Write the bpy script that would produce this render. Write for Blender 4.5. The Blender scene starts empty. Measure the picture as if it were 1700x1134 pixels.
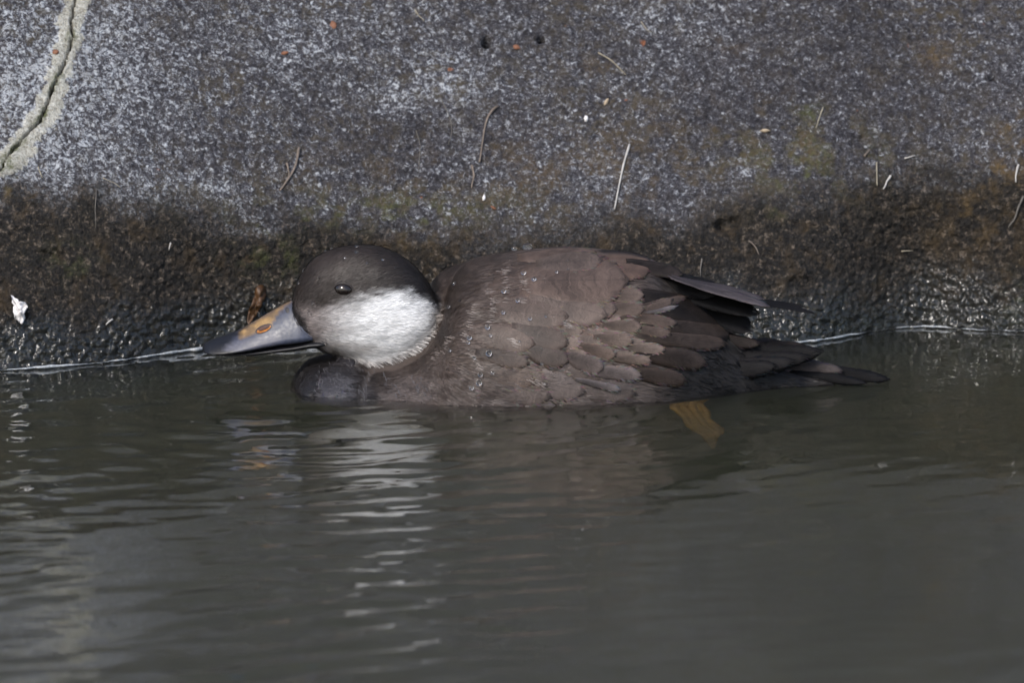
import bpy, bmesh, math, random
import numpy as np
from mathutils import Vector
from mathutils.bvhtree import BVHTree

R = math.radians
rng = np.random.default_rng(7)
random.seed(7)
scn = bpy.context.scene
col = scn.collection

# ------------------------------------------------------------------ camera
S = 0.708 / 1700.0            # metres per photo pixel at the duck
D = 8.0                       # metres from lens to duck
ELEV = R(9.0)
AIM = np.array([0.0, 0.0, 0.0291])
FWD = np.array([0.0, math.cos(ELEV), -math.sin(ELEV)])
UP = np.array([0.0, math.sin(ELEV), math.cos(ELEV)])
CAM = AIM - FWD * D
cd = bpy.data.cameras.new('camera')
cam = bpy.data.objects.new('camera', cd)
col.objects.link(cam)
cam.location = CAM
cam.rotation_euler = (math.pi / 2 - ELEV, 0, 0)
cd.sensor_width = 36.0
cd.lens = 36.0 * D / 0.708
cd.clip_start = 0.1
cd.clip_end = 500.0
cd.dof.use_dof = True
cd.dof.focus_distance = D - 0.02
cd.dof.aperture_fstop = 13.0
scn.camera = cam

# ------------------------------------------------------------------ light
SUN_EL, SUN_AZ = R(43), R(208)      # azimuth clockwise from +Y: behind the camera, to its left
sdir = Vector((math.sin(SUN_AZ) * math.cos(SUN_EL), math.cos(SUN_AZ) * math.cos(SUN_EL), math.sin(SUN_EL)))
w = bpy.data.worlds.new('World')
scn.world = w
w.use_nodes = True
wn = w.node_tree
sky = wn.nodes.new('ShaderNodeTexSky')
sky.sky_type = 'NISHITA'
sky.sun_disc = False
sky.sun_elevation = SUN_EL
sky.sun_rotation = SUN_AZ
sky.dust_density = 2.0
bg = wn.nodes['Background']
wn.links.new(sky.outputs[0], bg.inputs[0])
bg.inputs[1].default_value = 0.12
sl = bpy.data.lights.new('sun', 'SUN')
sl.energy = 1.5
sl.angle = R(13)
sl.color = (1.0, 0.96, 0.9)
so = bpy.data.objects.new('sun', sl)
col.objects.link(so)
so.rotation_euler = sdir.to_track_quat('Z', 'Y').to_euler()
vs = scn.view_settings
vs.view_transform = 'Standard'
vs.look = 'None'
vs.gamma = 1.0
vs.use_curve_mapping = False
vs.exposure = 0.9
scn.cycles.use_denoising = True
scn.cycles.denoiser = 'OPENIMAGEDENOISE'
scn.cycles.sample_clamp_indirect = 4.0
scn.cycles.max_bounces = 10
scn.cycles.transmission_bounces = 8
scn.cycles.volume_bounces = 3
scn.cycles.caustics_refractive = True
scn.cycles.caustics_reflective = True

# ------------------------------------------------------------------ pixel <-> place
K = D / S
def project(P):
    P = np.asarray(P, float) - CAM
    dep = P @ FWD
    return 850 + P[..., 0] / dep * K, 567 - (P @ UP) / dep * K
def ray(px, py):
    px = np.asarray(px, float); py = np.asarray(py, float)
    d = FWD + ((px - 850) / K)[..., None] * np.array([1.0, 0, 0]) + ((567 - py) / K)[..., None] * UP
    return d / np.linalg.norm(d, axis=-1, keepdims=True)
def at_y(px, py, y):
    d = ray(px, py)
    t = (np.asarray(y, float) - CAM[1]) / d[..., 1]
    return CAM + d * t[..., None]
def X(px): return (px - 850) * S
def Z(py, y=0.0): return float(at_y(850, py, y)[2])

# ------------------------------------------------------------------ numeric noise
def _h(ix, iy, seed):
    n = (ix.astype(np.int64) * 374761393 + iy.astype(np.int64) * 668265263 + seed * 974634777) & 0xffffffff
    n = ((n ^ (n >> 13)) * 1274126177) & 0xffffffff
    n = ((n ^ (n >> 15)) * 2246822519) & 0xffffffff
    return ((n ^ (n >> 16)) & 0xffff) / 65535.0
def vnoise(x, y, seed=0):
    ix = np.floor(x); iy = np.floor(y); fx = x - ix; fy = y - iy
    fx = fx * fx * (3 - 2 * fx); fy = fy * fy * (3 - 2 * fy)
    a = _h(ix, iy, seed); b = _h(ix + 1, iy, seed); c = _h(ix, iy + 1, seed); d = _h(ix + 1, iy + 1, seed)
    return ((a * (1 - fx) + b * fx) * (1 - fy) + (c * (1 - fx) + d * fx) * fy) * 2 - 1
def fbm(x, y, seed=0, oct=4, g=0.5):
    s = 0; a = 1.0; t = 0
    for o in range(oct):
        s = s + a * vnoise(x * 2 ** o + o * 17.3, y * 2 ** o - o * 9.1, seed + o); t += a; a *= g
    return s / t
def worley(x, y, seed=0):
    ix = np.floor(x); iy = np.floor(y); best = np.full(x.shape, 9.0)
    for dx in (-1, 0, 1):
        for dy in (-1, 0, 1):
            cx = ix + dx; cy = iy + dy
            px_ = cx + _h(cx, cy, seed); py_ = cy + _h(cx, cy, seed + 5)
            best = np.minimum(best, (px_ - x) ** 2 + (py_ - y) ** 2)
    return np.sqrt(best)
def sstep(a, b, x):
    t = np.clip((x - a) / (b - a), 0, 1)
    return t * t * (3 - 2 * t)
def polydist(px, py, pts, closed=False):
    pts = np.array(pts, float)
    if closed: pts = np.vstack([pts, pts[:1]])
    d = np.full(np.shape(px), 1e9)
    for a, b in zip(pts[:-1], pts[1:]):
        ab = b - a; L = ab @ ab
        t = np.clip(((px - a[0]) * ab[0] + (py - a[1]) * ab[1]) / L, 0, 1)
        d = np.minimum(d, np.hypot(px - a[0] - t * ab[0], py - a[1] - t * ab[1]))
    return d
def inside(px, py, pts):
    r = np.zeros(np.shape(px), bool); n = len(pts)
    for i in range(n):
        x0, y0 = pts[i]; x1, y1 = pts[(i + 1) % n]
        if y0 == y1: continue
        c = ((y0 > py) != (y1 > py)) & (px < (x1 - x0) * (py - y0) / (y1 - y0) + x0)
        r ^= c
    return r
def sdf(px, py, pts):          # negative inside
    d = polydist(px, py, pts, True)
    return np.where(inside(px, py, pts), -d, d)

# ------------------------------------------------------------------ materials
class M:
    def __init__(s, name, rough=0.6, spec=0.5):
        s.m = bpy.data.materials.new(name); s.m.use_nodes = True
        s.t = s.m.node_tree; s.p = s.t.nodes['Principled BSDF']; s.out = s.t.nodes['Material Output']
        s.set('Roughness', rough); s.set('Specular IOR Level', spec)
    def set(s, k, v):
        i = s.p.inputs[k]
        if isinstance(v, bpy.types.NodeSocket): s.t.links.new(v, i)
        else: i.default_value = v
    def n(s, typ, out=0, **kw):
        nd = s.t.nodes.new(typ)
        for k, v in kw.items():
            if k.startswith('i_'):
                k = k[2:]; k = int(k) if k.isdigit() else k.replace('_', ' ')
                i = nd.inputs[k]
                if isinstance(v, bpy.types.NodeSocket): s.t.links.new(v, i)
                else: i.default_value = v
            else: setattr(nd, k, v)
        return nd.outputs[out]
    def attr(s, name, out='Fac'): return s.t_attr(name).outputs[out]
    def t_attr(s, name):
        nd = s.t.nodes.new('ShaderNodeAttribute'); nd.attribute_name = name; return nd
    def obj(s): return s.t_out('ShaderNodeTexCoord', 'Object')
    def t_out(s, typ, o): return s.t.nodes.new(typ).outputs[o]
    def noise(s, v, scale, detail=4, rough=0.55, dist=0.0):
        return s.n('ShaderNodeTexNoise', 0, i_Vector=v, i_Scale=scale, i_Detail=detail, i_Roughness=rough, i_Distortion=dist)
    def ramp(s, f, stops):
        nd = s.t.nodes.new('ShaderNodeValToRGB'); s.t.links.new(f, nd.inputs[0])
        e = nd.color_ramp.elements
        while len(e) < len(stops): e.new(0.5)
        for k, (p, c) in zip(e, stops):
            k.position = p
            k.color = (c, c, c, 1) if isinstance(c, (int, float)) else (*c, 1)
        return nd.outputs[0]
    def mix(s, f, a, b, mode='MIX'):
        nd = s.t.nodes.new('ShaderNodeMix'); nd.data_type = 'RGBA'; nd.blend_type = mode
        for i, v in ((0, f), (6, a), (7, b)):
            if isinstance(v, bpy.types.NodeSocket): s.t.links.new(v, nd.inputs[i])
            elif i == 0: nd.inputs[0].default_value = v
            else: nd.inputs[i].default_value = (*v, 1) if len(v) == 3 else v
        return nd.outputs[2]
    def math(s, op, a, b=0.0, clamp=False):
        nd = s.t.nodes.new('ShaderNodeMath'); nd.operation = op; nd.use_clamp = clamp
        for i, v in ((0, a), (1, b)):
            if isinstance(v, bpy.types.NodeSocket): s.t.links.new(v, nd.inputs[i])
            else: nd.inputs[i].default_value = v
        return nd.outputs[0]
    def bump(s, h, strength=0.5, dist=0.001, normal=None):
        nd = s.t.nodes.new('ShaderNodeBump'); nd.inputs['Strength'].default_value = strength
        nd.inputs['Distance'].default_value = dist; s.t.links.new(h, nd.inputs['Height'])
        if normal is not None: s.t.links.new(normal, nd.inputs['Normal'])
        return nd.outputs[0]

# concrete ------------------------------------------------------------
def concrete_material(name, seam=False):
    m = M(name, 0.8, 0.35)
    o = m.obj()
    warp = m.noise(o, 30, 3)
    clus = m.mix(0.5, m.noise(o, 16, 4, 0.6), m.noise(o, 6.5, 4, 0.6))
    fine = m.noise(o, 400, 4, 0.66, 0.8)
    mid = m.noise(o, 165, 4, 0.64, 1.0)
    f = m.math('ADD', m.math('MULTIPLY', fine, 0.62), m.math('MULTIPLY', mid, 0.38))
    f = m.math('ADD', f, m.math('MULTIPLY', m.math('SUBTRACT', clus, 0.515), 0.17))
    f = m.math('ADD', f, m.math('MULTIPLY', m.attr('pale'), 0.065))
    grey = m.ramp(f, [(0.37, (0.012, 0.011, 0.014)), (0.46, (0.038, 0.036, 0.043)), (0.525, (0.083, 0.081, 0.092)),
                      (0.562, (0.185, 0.190, 0.208)), (0.622, (0.48, 0.50, 0.53))])
    if seam:
        mort = m.ramp(f, [(0.36, (0.10, 0.092, 0.08)), (0.46, (0.27, 0.255, 0.215)), (0.55, (0.42, 0.405, 0.35)), (0.66, (0.60, 0.59, 0.54))])
        sf = m.math('ADD', m.attr('seam'), m.math('MULTIPLY', m.math('SUBTRACT', m.noise(o, 260, 4, 0.65), 0.5), 1.7))
        base = m.mix(m.ramp(sf, [(0.40, 0.0), (0.66, 1.0)]), grey, mort)
    else:
        base = grey
    warmf = m.math('MULTIPLY', m.ramp(m.noise(o, 120, 4, 0.65), [(0.44, 0.0), (0.64, 0.85)]), m.ramp(m.noise(o, 11, 4, 0.6), [(0.38, 0.15), (0.62, 1.0)]))
    base = m.mix(warmf, base, (0.070, 0.056, 0.036), 'MIX') if not seam else m.mix(m.math('MULTIPLY', warmf, 0.35), base, (0.2, 0.17, 0.1))
    # rust and lichen specks
    rust = m.ramp(m.noise(o, 70, 2, 0.5), [(0.76, 0.0), (0.80, 0.7)])
    base = m.mix(rust, base, (0.30, 0.11, 0.05))
    # algae-dark tide band
    band = m.attr('band')
    bn = m.math('ADD', m.math('MULTIPLY', m.noise(o, 210, 5, 0.65, 0.5), 0.6), m.math('MULTIPLY', m.noise(o, 520, 3, 0.6, 0.4), 0.4))
    bandc = m.ramp(bn, [(0.40, (0.0035, 0.003, 0.0028)), (0.50, (0.0135, 0.011, 0.0088)), (0.56, (0.040, 0.031, 0.023)), (0.63, (0.15, 0.12, 0.095))])
    och = m.ramp(m.noise(o, 55, 3, 0.6), [(0.54, 0.0), (0.70, 0.55)])
    bandc = m.mix(och, bandc, (0.062, 0.040, 0.018))
    base = m.mix(band, base, bandc)
    # moss, ochre and green
    base = m.mix(m.math('MULTIPLY', m.attr('ochre'), m.ramp(m.noise(o, 190, 4), [(0.4, 0.25), (0.6, 1.0)])), base, (0.105, 0.068, 0.027))
    base = m.mix(m.math('MULTIPLY', m.attr('moss'), m.ramp(m.noise(o, 230, 4), [(0.38, 0.2), (0.6, 1.0)])), base, (0.075, 0.085, 0.022))
    base = m.mix(m.attr('crack'), base, (0.008, 0.007, 0.005))
    wet = m.attr('wet')
    base = m.mix(m.math('MULTIPLY', wet, 0.75), base, (0.004, 0.0055, 0.003))
    m.set('Base Color', base)
    rgh = m.math('SUBTRACT', 0.82, m.math('MULTIPLY', band, 0.30))
    rgh = m.math('ADD', rgh, m.math('MULTIPLY', wet, 0.10), True)
    m.set('Roughness', rgh)
    h = m.math('ADD', m.math('MULTIPLY', fine, 1.0), m.math('MULTIPLY', m.noise(o, 900, 2), 0.5))
    m.set('Normal', m.bump(h, 1.0, 0.0030))
    m.set('Coat Weight', m.math('MULTIPLY', wet, 1.0)); m.set('Coat Roughness', 0.09); m.set('Coat Normal', m.bump(m.noise(o, 230, 1, 0.5), 0.9, 0.0030))
    return m.m
MAT_WALL = concrete_material('concrete')
MAT_SEAM = concrete_material('mortar', True)

def plain(name, c, rough=0.6, var=0.35, scale=300, bump=0.3, bdist=0.0006, spec=0.4):
    m = M(name, rough, spec)
    o = m.obj()
    f = m.noise(o, scale, 4, 0.6)
    lo = tuple(v * (1 - var) for v in c); hi = tuple(min(1, v * (1 + var)) for v in c)
    m.set('Base Color', m.ramp(f, [(0.3, lo), (0.7, hi)]))
    if bump: m.set('Normal', m.bump(f, bump, bdist))
    return m.m

def body_material(name, rough=0.66, sheen=0.08):
    m = M(name, rough, 0.3)
    c = m.attr('plum', 'Color')
    o = m.obj()
    st = m.n('ShaderNodeMapping', 0, i_Vector=o, i_Scale=(90, 400, 420))
    f = m.noise(st, 1.0, 4, 0.6)
    m.set('Base Color', m.mix(1.0, c, m.ramp(f, [(0.3, 0.72), (0.7, 1.2)]), 'MULTIPLY'))
    m.set('Normal', m.bump(f, 0.5, 0.0006))
    m.set('Sheen Weight', sheen); m.set('Sheen Roughness', 0.4)
    return m.m
MAT_BODY = body_material('duck_down')
def hair_material():
    m = M('plumage_barbs', 0.5, 0.35)
    m.set('Base Color', m.attr('plum', 'Color'))
    return m.m
MAT_HAIR = hair_material()

def feather_material():
    m = M('feather', 0.58, 0.16)
    uv = m.t_out('ShaderNodeTexCoord', 'UV')
    sep = m.t.nodes.new('ShaderNodeSeparateXYZ'); m.t.links.new(uv, sep.inputs[0])
    u, v = sep.outputs[0], sep.outputs[1]
    oi = m.t.nodes.new('ShaderNodeObjectInfo')
    av = m.math('ABSOLUTE', m.math('SUBTRACT', m.math('MULTIPLY', v, 2.0), 1.0))
    # barbs slope away from the shaft
    bc = m.math('SUBTRACT', m.math('MULTIPLY', u, 46.0), m.math('MULTIPLY', av, 9.0))
    jit = m.noise(uv, 7, 3)
    bc = m.math('ADD', bc, m.math('MULTIPLY', jit, 11.0))
    cb = m.n('ShaderNodeCombineXYZ', 0, i_X=bc, i_Y=m.math('MULTIPLY', oi.outputs['Random'], 50.0), i_Z=m.math('MULTIPLY', v, 1.5))
    barb = m.noise(cb, 1.0, 3, 0.6)
    base = m.mix(1.0, oi.outputs['Color'], m.ramp(barb, [(0.3, 0.62), (0.7, 1.34)]), 'MULTIPLY')
    big = m.noise(m.obj(), 60, 3)
    base = m.mix(1.0, base, m.ramp(big, [(0.3, 0.66), (0.7, 1.3)]), 'MULTIPLY')
    # worn pale margin of the vane
    edge = m.math('MAXIMUM', m.math('POWER', av, 2.4), m.math('POWER', u, 4.5))
    base = m.mix(1.0, base, m.mix(oi.outputs['Alpha'], (0.92, 0.92, 0.92), m.ramp(u, [(0.2, 0.50), (0.85, 1.05)])), 'MULTIPLY')
    edge = m.math('MULTIPLY', edge, m.ramp(jit, [(0.35, 0.25), (0.65, 0.85)]))
    edge = m.math('MULTIPLY', edge, m.math('ADD', 0.25, m.math('MULTIPLY', oi.outputs['Alpha'], 0.75)))
    base = m.mix(edge, base, m.mix(1.0, oi.outputs['Color'], (1.95, 1.9, 1.9), 'MULTIPLY'))
    shaft = m.ramp(av, [(0.0, 0.32), (0.05, 0.0)])
    base = m.mix(shaft, base, (0.02, 0.016, 0.014))
    m.set('Base Color', base)
    m.set('Specular IOR Level', m.math('SUBTRACT', 0.34, m.math('MULTIPLY', oi.outputs['Alpha'], 0.24)))
    m.set('Roughness', m.math('ADD', 0.44, m.math('MULTIPLY', oi.outputs['Alpha'], 0.14)))
    # barbs come apart at the vane's margin
    rim = m.math('MAXIMUM', m.ramp(av, [(0.72, 0.0), (1.0, 0.62)]), m.ramp(u, [(0.86, 0.0), (1.0, 0.75)]))
    fr = m.ramp(m.noise(cb, 2.2, 2, 0.6), [(0.36, 0.0), (0.64, 1.0)])
    m.set('Alpha', m.math('GREATER_THAN', m.math('SUBTRACT', m.math('ADD', fr, 0.22), rim), 0.0))
    m.set('Normal', m.bump(barb, 0.55, 0.0006))
    return m.m
MAT_FEATHER = feather_material()

def water_material():
    m = M('pond_water', 0.0, 0.5)
    m.set('Base Color', (1, 1, 1, 1)); m.set('Transmission Weight', 1.0); m.set('IOR', 1.333); m.set('Roughness', 0.015)
    o = m.obj()
    mp = m.n('ShaderNodeMapping', 0, i_Vector=o, i_Scale=(1.0, 0.8, 1.0), i_Rotation=(0, 0, R(35)))
    f = m.noise(mp, 38, 2, 0.5, 0.3)
    m.set('Normal', m.bump(f, 0.12, 0.004))
    v = m.t.nodes.new('ShaderNodeVolumePrincipled')
    v.inputs['Color'].default_value = (0.385, 0.392, 0.29, 1)
    v.inputs['Density'].default_value = 9.0
    v.inputs['Anisotropy'].default_value = 0.3
    m.t.links.new(v.outputs[0], m.out.inputs['Volume'])
    return m.m
MAT_WATER = water_material()
def drop_material():
    m = M('clear_water_bead', 0.0, 0.5)
    m.set('Base Color', (1, 1, 1, 1)); m.set('Transmission Weight', 1.0); m.set('IOR', 1.333)
    return m.m
MAT_DROP = drop_material()

# ------------------------------------------------------------------ object helpers
def mesh_np(name, V, F, mat, parent=None, smooth=True, attrs=None, colors=None, uv=None, normals=None):
    me = bpy.data.meshes.new(name)
    V = np.asarray(V, np.float32); F = np.asarray(F, np.int32)
    me.vertices.add(len(V)); me.vertices.foreach_set('co', V.ravel())
    k = F.shape[1]
    me.loops.add(F.size); me.loops.foreach_set('vertex_index', F.ravel())
    me.polygons.add(len(F)); me.polygons.foreach_set('loop_start', np.arange(0, F.size, k, dtype=np.int32))
    me.polygons.foreach_set('loop_total', np.full(len(F), k, np.int32))
    me.polygons.foreach_set('use_smooth', np.full(len(F), smooth))
    for a, v in (attrs or {}).items():
        at = me.attributes.new(a, 'FLOAT', 'POINT'); at.data.foreach_set('value', np.asarray(v, np.float32).ravel())
    for a, v in (colors or {}).items():
        c = np.ones((len(V), 4), np.float32); c[:, :3] = v
        at = me.attributes.new(a, 'FLOAT_COLOR', 'POINT'); at.data.foreach_set('color', c.ravel())
    if uv is not None:
        l = me.uv_layers.new(name='UVMap'); l.data.foreach_set('uv', np.asarray(uv, np.float32)[F.ravel()].ravel())
    me.update(calc_edges=True); me.validate()
    if normals is not None: me.normals_split_custom_set_from_vertices(np.asarray(normals, np.float32))
    me.materials.append(mat)
    o = bpy.data.objects.new(name, me); col.objects.link(o)
    if parent is not None: o.parent = parent
    return o
def tag(o, label=None, cat=None, group=None, kind=None):
    if label: o['label'] = label
    if cat: o['category'] = cat
    if group: o['group'] = group
    if kind: o['kind'] = kind
    return o
def empty(name, loc=(0, 0, 0)):
    o = bpy.data.objects.new(name, None); col.objects.link(o); o.location = loc; o.empty_display_size = 0.05
    return o
def grid_faces(nr, nc):
    i = np.arange(nr * nc).reshape(nr, nc)
    return np.stack([i[:-1, :-1], i[:-1, 1:], i[1:, 1:], i[1:, :-1]], -1).reshape(-1, 4)
def spread(core0, core1, step, lo, hi, g=1.35):
    a = np.arange(core0, core1 + step * .5, step); out = list(a); s = step
    x = a[-1]
    while x < hi: s *= g; x = min(x + s, hi); out.append(x)
    x = a[0]; s = step
    while x > lo: s *= g; x = max(x - s, lo); out.insert(0, x)
    return np.array(out)

# ------------------------------------------------------------------ concrete bank wall
wx = spread(-0.385, 0.385, 0.0011, -60, 60, 1.045)
ws = np.concatenate([-np.geomspace(0.012, 1.0, 16)[::-1], np.arange(-0.010, 0.36, 0.0011), 0.36 + np.geomspace(0.002, 3.4, 44)])
px_x = 850 + wx / S
PYW = np.interp(px_x, [-400, 0, 180, 340, 600, 850, 1100, 1350, 1530, 1700, 2200], [628, 618, 603, 580, 570, 572, 576, 572, 541, 552, 540])
PYE = np.interp(px_x, [-400, 0, 250, 500, 850, 1050, 1250, 1400, 1700, 2200], [312, 322, 350, 385, 405, 385, 352, 318, 285, 260])
k9 = np.ones(41) / 41
def sm(a, n=2):
    for _ in range(n): a = np.convolve(np.pad(a, 20, 'edge'), k9, 'valid')
    return a
PYW, PYE = sm(PYW, 1), sm(PYE, 2)
YW = (636 - PYW) * S / math.sin(ELEV)
TH1, TH2 = R(73), R(47)
ZE = (PYW - PYE) * S / (math.cos(ELEV) + math.sin(ELEV) / math.tan(TH1)) / math.sin(TH1)     # arc length to the edge
SS, XX = np.meshgrid(ws, wx, indexing='ij')
bl = sstep(-0.022, 0.022, SS - ZE[None])
TH = TH1 + (TH2 - TH1) * bl
TH = TH * (1 - sstep(2.5, 2.7, SS))
ds = np.diff(ws)[:, None]
thm = 0.5 * (TH[1:] + TH[:-1])
yy = np.vstack([np.zeros((1, len(wx))), np.cumsum(np.cos(thm) * ds, 0)])
zz = np.vstack([np.zeros((1, len(wx))), np.cumsum(np.sin(thm) * ds, 0)])
i0 = int(np.argmin(abs(ws)))
YWsm = np.interp(px_x, [-1500, -400, 0, 500, 1200, 1700, 2500], [.03, .045, .075, .14, .19, .215, .24])
yy = yy - yy[i0] + YW[None] + (YWsm - YW)[None] * sstep(0.0, 0.16, SS); zz = zz - zz[i0]
P0 = np.stack([XX, yy, zz], -1)
NN = np.stack([np.zeros_like(TH), -np.sin(TH), np.cos(TH)], -1)
WPX, WPY = project(P0)
near = (np.abs(XX) < 0.9) & (SS < 0.6) & (SS > -0.2)
band = 1 - sstep(-34, 52, (PYE[None] - WPY) + 46 * fbm(XX * 34, SS * 48, 3, 5, .6) - 4)
band = np.where(SS < -0.02, 1, band); band = np.where(SS > 0.5, 0, band)
seam_pts = [(150, -60), (128, 0), (112, 70), (98, 130), (78, 185), (52, 222), (20, 262), (-5, 290), (-60, 330)]
crack_pts = [(132, -60), (124, 0), (117, 38), (121, 60), (115, 85), (106, 112), (88, 145), (76, 180), (66, 203), (48, 222), (28, 243), (12, 262), (2, 285), (-50, 330)]
wob = 12 * fbm(XX * 150, SS * 150, 11, 5, .6)
dseam = polydist(WPX + wob, WPY + wob * .6, seam_pts)
dcrk = polydist(WPX + 2.5 * fbm(XX * 260, SS * 260, 12, 3), WPY, crack_pts)
seam_w = 24 + 9 * fbm(XX * 60, SS * 60, 13, 3)
seamm = 1 - sstep(-11, 7, dseam - seam_w)
seamm = seamm * (1 - sstep(288, 310, WPY))
crk = 1 - sstep(0.9, 2.4, dcrk + 1.6 * fbm(XX * 200, SS * 200, 14, 3))
wetn = zz / 0.040 + 0.5 * fbm(XX * 40, SS * 40, 44, 3)
wet = (1 - sstep(0.25, 1.25, wetn)) * sstep(0.2, 0.6, band)
wet = np.maximum(wet, 0.0)
rough_amp = 1 + 0.9 * band
disp = 0.0035 * fbm(XX * 13, SS * 13, 21, 3) + 0.0016 * fbm(XX * 55, SS * 60, 22, 3)
disp += rough_amp * 0.0016 * (0.55 - np.minimum(worley(XX * 230, SS * 250, 23), 1.0)) * (1 - .45 * seamm)
disp += rough_amp * 0.0009 * (0.55 - np.minimum(worley(XX * 420, SS * 430, 24), 1.0)) * (1 - .5 * seamm)
disp += 0.0010 * np.abs(fbm(XX * 150, SS * 150, 25, 2)) * band
disp += 0.0034 * wet * (0.5 - np.minimum(worley(XX * 165, SS * 185, 26), 1.0))
disp += 0.0012 * seamm - 0.0075 * crk
for (hx, hy, hr, hd) in [(807, 71, 8.5, .016), (898, 66, 7.5, .015), (1648, 126, 6, .005), (1210, 372, 24, .007), (1190, 378, 18, .006), (1430, 228, 4, .003), (85, 430, 30, .004), (1330, 470, 25, .003)]:
    q = np.hypot((WPX - hx) / 1.0, (WPY - hy) * (1.0 if hr < 10 else 1.8)) / hr
    disp -= hd * (1 - sstep(0.5, 1.15, q + 0.2 * fbm(XX * 300, SS * 300, 31, 2)))
disp = np.where((np.abs(XX) < 1.2) & (SS < 0.9), disp, 0.003 * fbm(XX * 6, SS * 6, 21, 2))
P1 = P0 + NN * disp[..., None]
def blob(x, y, rx, ry): return np.exp(-(((WPX - x) / rx) ** 2 + ((WPY - y) / ry) ** 2))
brk = sstep(-0.15, 0.3, fbm(XX * 90, SS * 90, 41, 4))
ochre = brk * np.clip(0.45 * blob(880, 300, 330, 70) + 0.4 * blob(1250, 230, 260, 90) + 0.3 * blob(560, 330, 220, 50) + 0.5 * blob(1650, 380, 120, 50) + blob(1690, 225, 30, 40) * 1.2 + blob(1655, 285, 45, 22) + blob(1600, 300, 40, 18) + blob(1555, 85, 28, 30) * .7 + blob(25, 318, 40, 18) * .8 + blob(700, 395, 80, 20) * .4 + blob(1600, 345, 40, 16) * .6 + blob(1330, 240, 60, 40) * .25 + blob(1215, 60, 40, 30) * .35 + blob(980, 110, 60, 30) * .35, 0, 1)
moss = brk * np.clip(0.45 * blob(620, 345, 240, 35) + 0.4 * blob(1330, 260, 150, 60) + 0.35 * blob(1450, 560, 220, 40) + blob(8, 285, 20, 26) * 1.2 + blob(470, 378, 45, 14) * .9 + blob(460, 430, 60, 30) * .5 + blob(1345, 185, 26, 18) * .5 + blob(1320, 295, 34, 20) * .6 + blob(1300, 350, 30, 14) * .35 + blob(110, 45, 8, 25) * .9 + blob(1690, 520, 22, 45) * .8 + blob(110, 440, 50, 30) * .4 + blob(680, 360, 60, 20) * .4 + blob(400, 560, 120, 25) * .3, 0, 1)
moss = np.maximum(moss, 0.95 * (1 - sstep(3, 11, dcrk)) * sstep(-.2, .35, fbm(XX * 70, SS * 70, 43, 3)) * seamm)
pale = np.clip(1.1 * blob(60, 150, 220, 190) + blob(740, 130, 70, 40) * 1.0 + blob(650, 165, 40, 24) + blob(1240, 285, 40, 20) * .7 + blob(620, 40, 160, 60) * .5 + blob(330, 310, 160, 40) * .5 - blob(1450, 120, 300, 160) * .5 - blob(1000, 70, 120, 60) * .4 - blob(700, 250, 120, 70) * .3, -0.7, 1.2) * near
attrs = dict(seam=seamm * near, band=band, wet=wet, ochre=ochre * near, moss=moss * near, crack=crk * near, pale=pale)
Vw = P1.reshape(-1, 3); Fw = grid_faces(len(ws), len(wx))
sel = (seamm * near).ravel()[Fw].mean(1) > 0.06
wall = empty('concrete_wall', (0, 0.16, 0))
tag(wall, 'rough sloping grey concrete bank wall with a dark tide band rising from the water', 'wall')
def sub_mesh(name, mask, mat):
    f = Fw[mask]; u, inv = np.unique(f, return_inverse=True)
    o = mesh_np(name, Vw[u] - np.array([0, 0.16, 0]), inv.reshape(-1, 4), mat, wall, True, {k: v.ravel()[u] for k, v in attrs.items()})
    return o
sub_mesh('concrete_face', ~sel, MAT_WALL)
tag(sub_mesh('mortar_seam', sel, MAT_SEAM), 'pale cracked mortar strip with moss in the crack')

# water's edge on the displaced face
above = P1[..., 2] > 0
idx = np.argmax(above, 0)
zi = P1[..., 2]; ci = np.arange(len(wx))
za, zb = zi[idx - 1, ci], zi[idx, ci]
tt = np.clip(-za / np.maximum(zb - za, 1e-9), 0, 1)
YWD = P1[idx - 1, ci, 1] * (1 - tt) + P1[idx, ci, 1] * tt
YWS = np.convolve(np.pad(YWD, 3, 'edge'), np.ones(7) / 7, 'valid')

# bank ground behind the wall, pond bed
gy = P1[-1, :, 1].mean(); gz = P1[-1, :, 2].mean()
MAT_SOIL = plain('bank_soil', (0.07, 0.065, 0.035), 0.9, 0.5, 12, 0.6, 0.02)
tag(mesh_np('ground', [(-60, gy - .15, gz - .012), (60, gy - .15, gz - .012), (60, gy + 60, gz - .012), (-60, gy + 60, gz - .012)], [(0, 1, 2, 3)], MAT_SOIL), kind='structure')
MAT_BED = plain('pond_mud', (0.05, 0.045, 0.03), 0.9, 0.4, 8, 0.4, 0.02)
tag(mesh_np('pond_bed', [(-61, -61, -0.93), (61, -61, -0.93), (61, 2, -0.93), (-61, 2, -0.93)], [(0, 1, 2, 3)], MAT_BED), kind='structure')

# ------------------------------------------------------------------ water
cx = spread(-0.40, 0.40, 0.0022, -60, 60, 1.07)
yw_c = np.interp(cx, wx, YWS)
t_rows = np.concatenate([[-0.5, -0.03], np.arange(-0.002, 0.006, 0.0005), 0.006 + np.cumsum(np.geomspace(0.0006, 0.0036, 14)),])
t_rows = np.concatenate([t_rows, np.arange(t_rows[-1] + .0028, 1.75, 0.0028)])
t_rows = np.concatenate([t_rows, t_rows[-1] + np.cumsum(np.geomspace(0.005, 14, 34))])
t_rows = t_rows[t_rows < 60]
TT, CX = np.meshgrid(t_rows, cx, indexing='ij')
CY = yw_c[None] - TT
fade = (1 - sstep(1.5, 2.6, TT)) * (1 - sstep(0.7, 1.3, np.abs(CX)))
zw = np.zeros_like(CX)
r2 = np.random.default_rng(3)
WPXw = 850 + CX / S
WPYw = 636 - CY * math.sin(ELEV) / S
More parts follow.
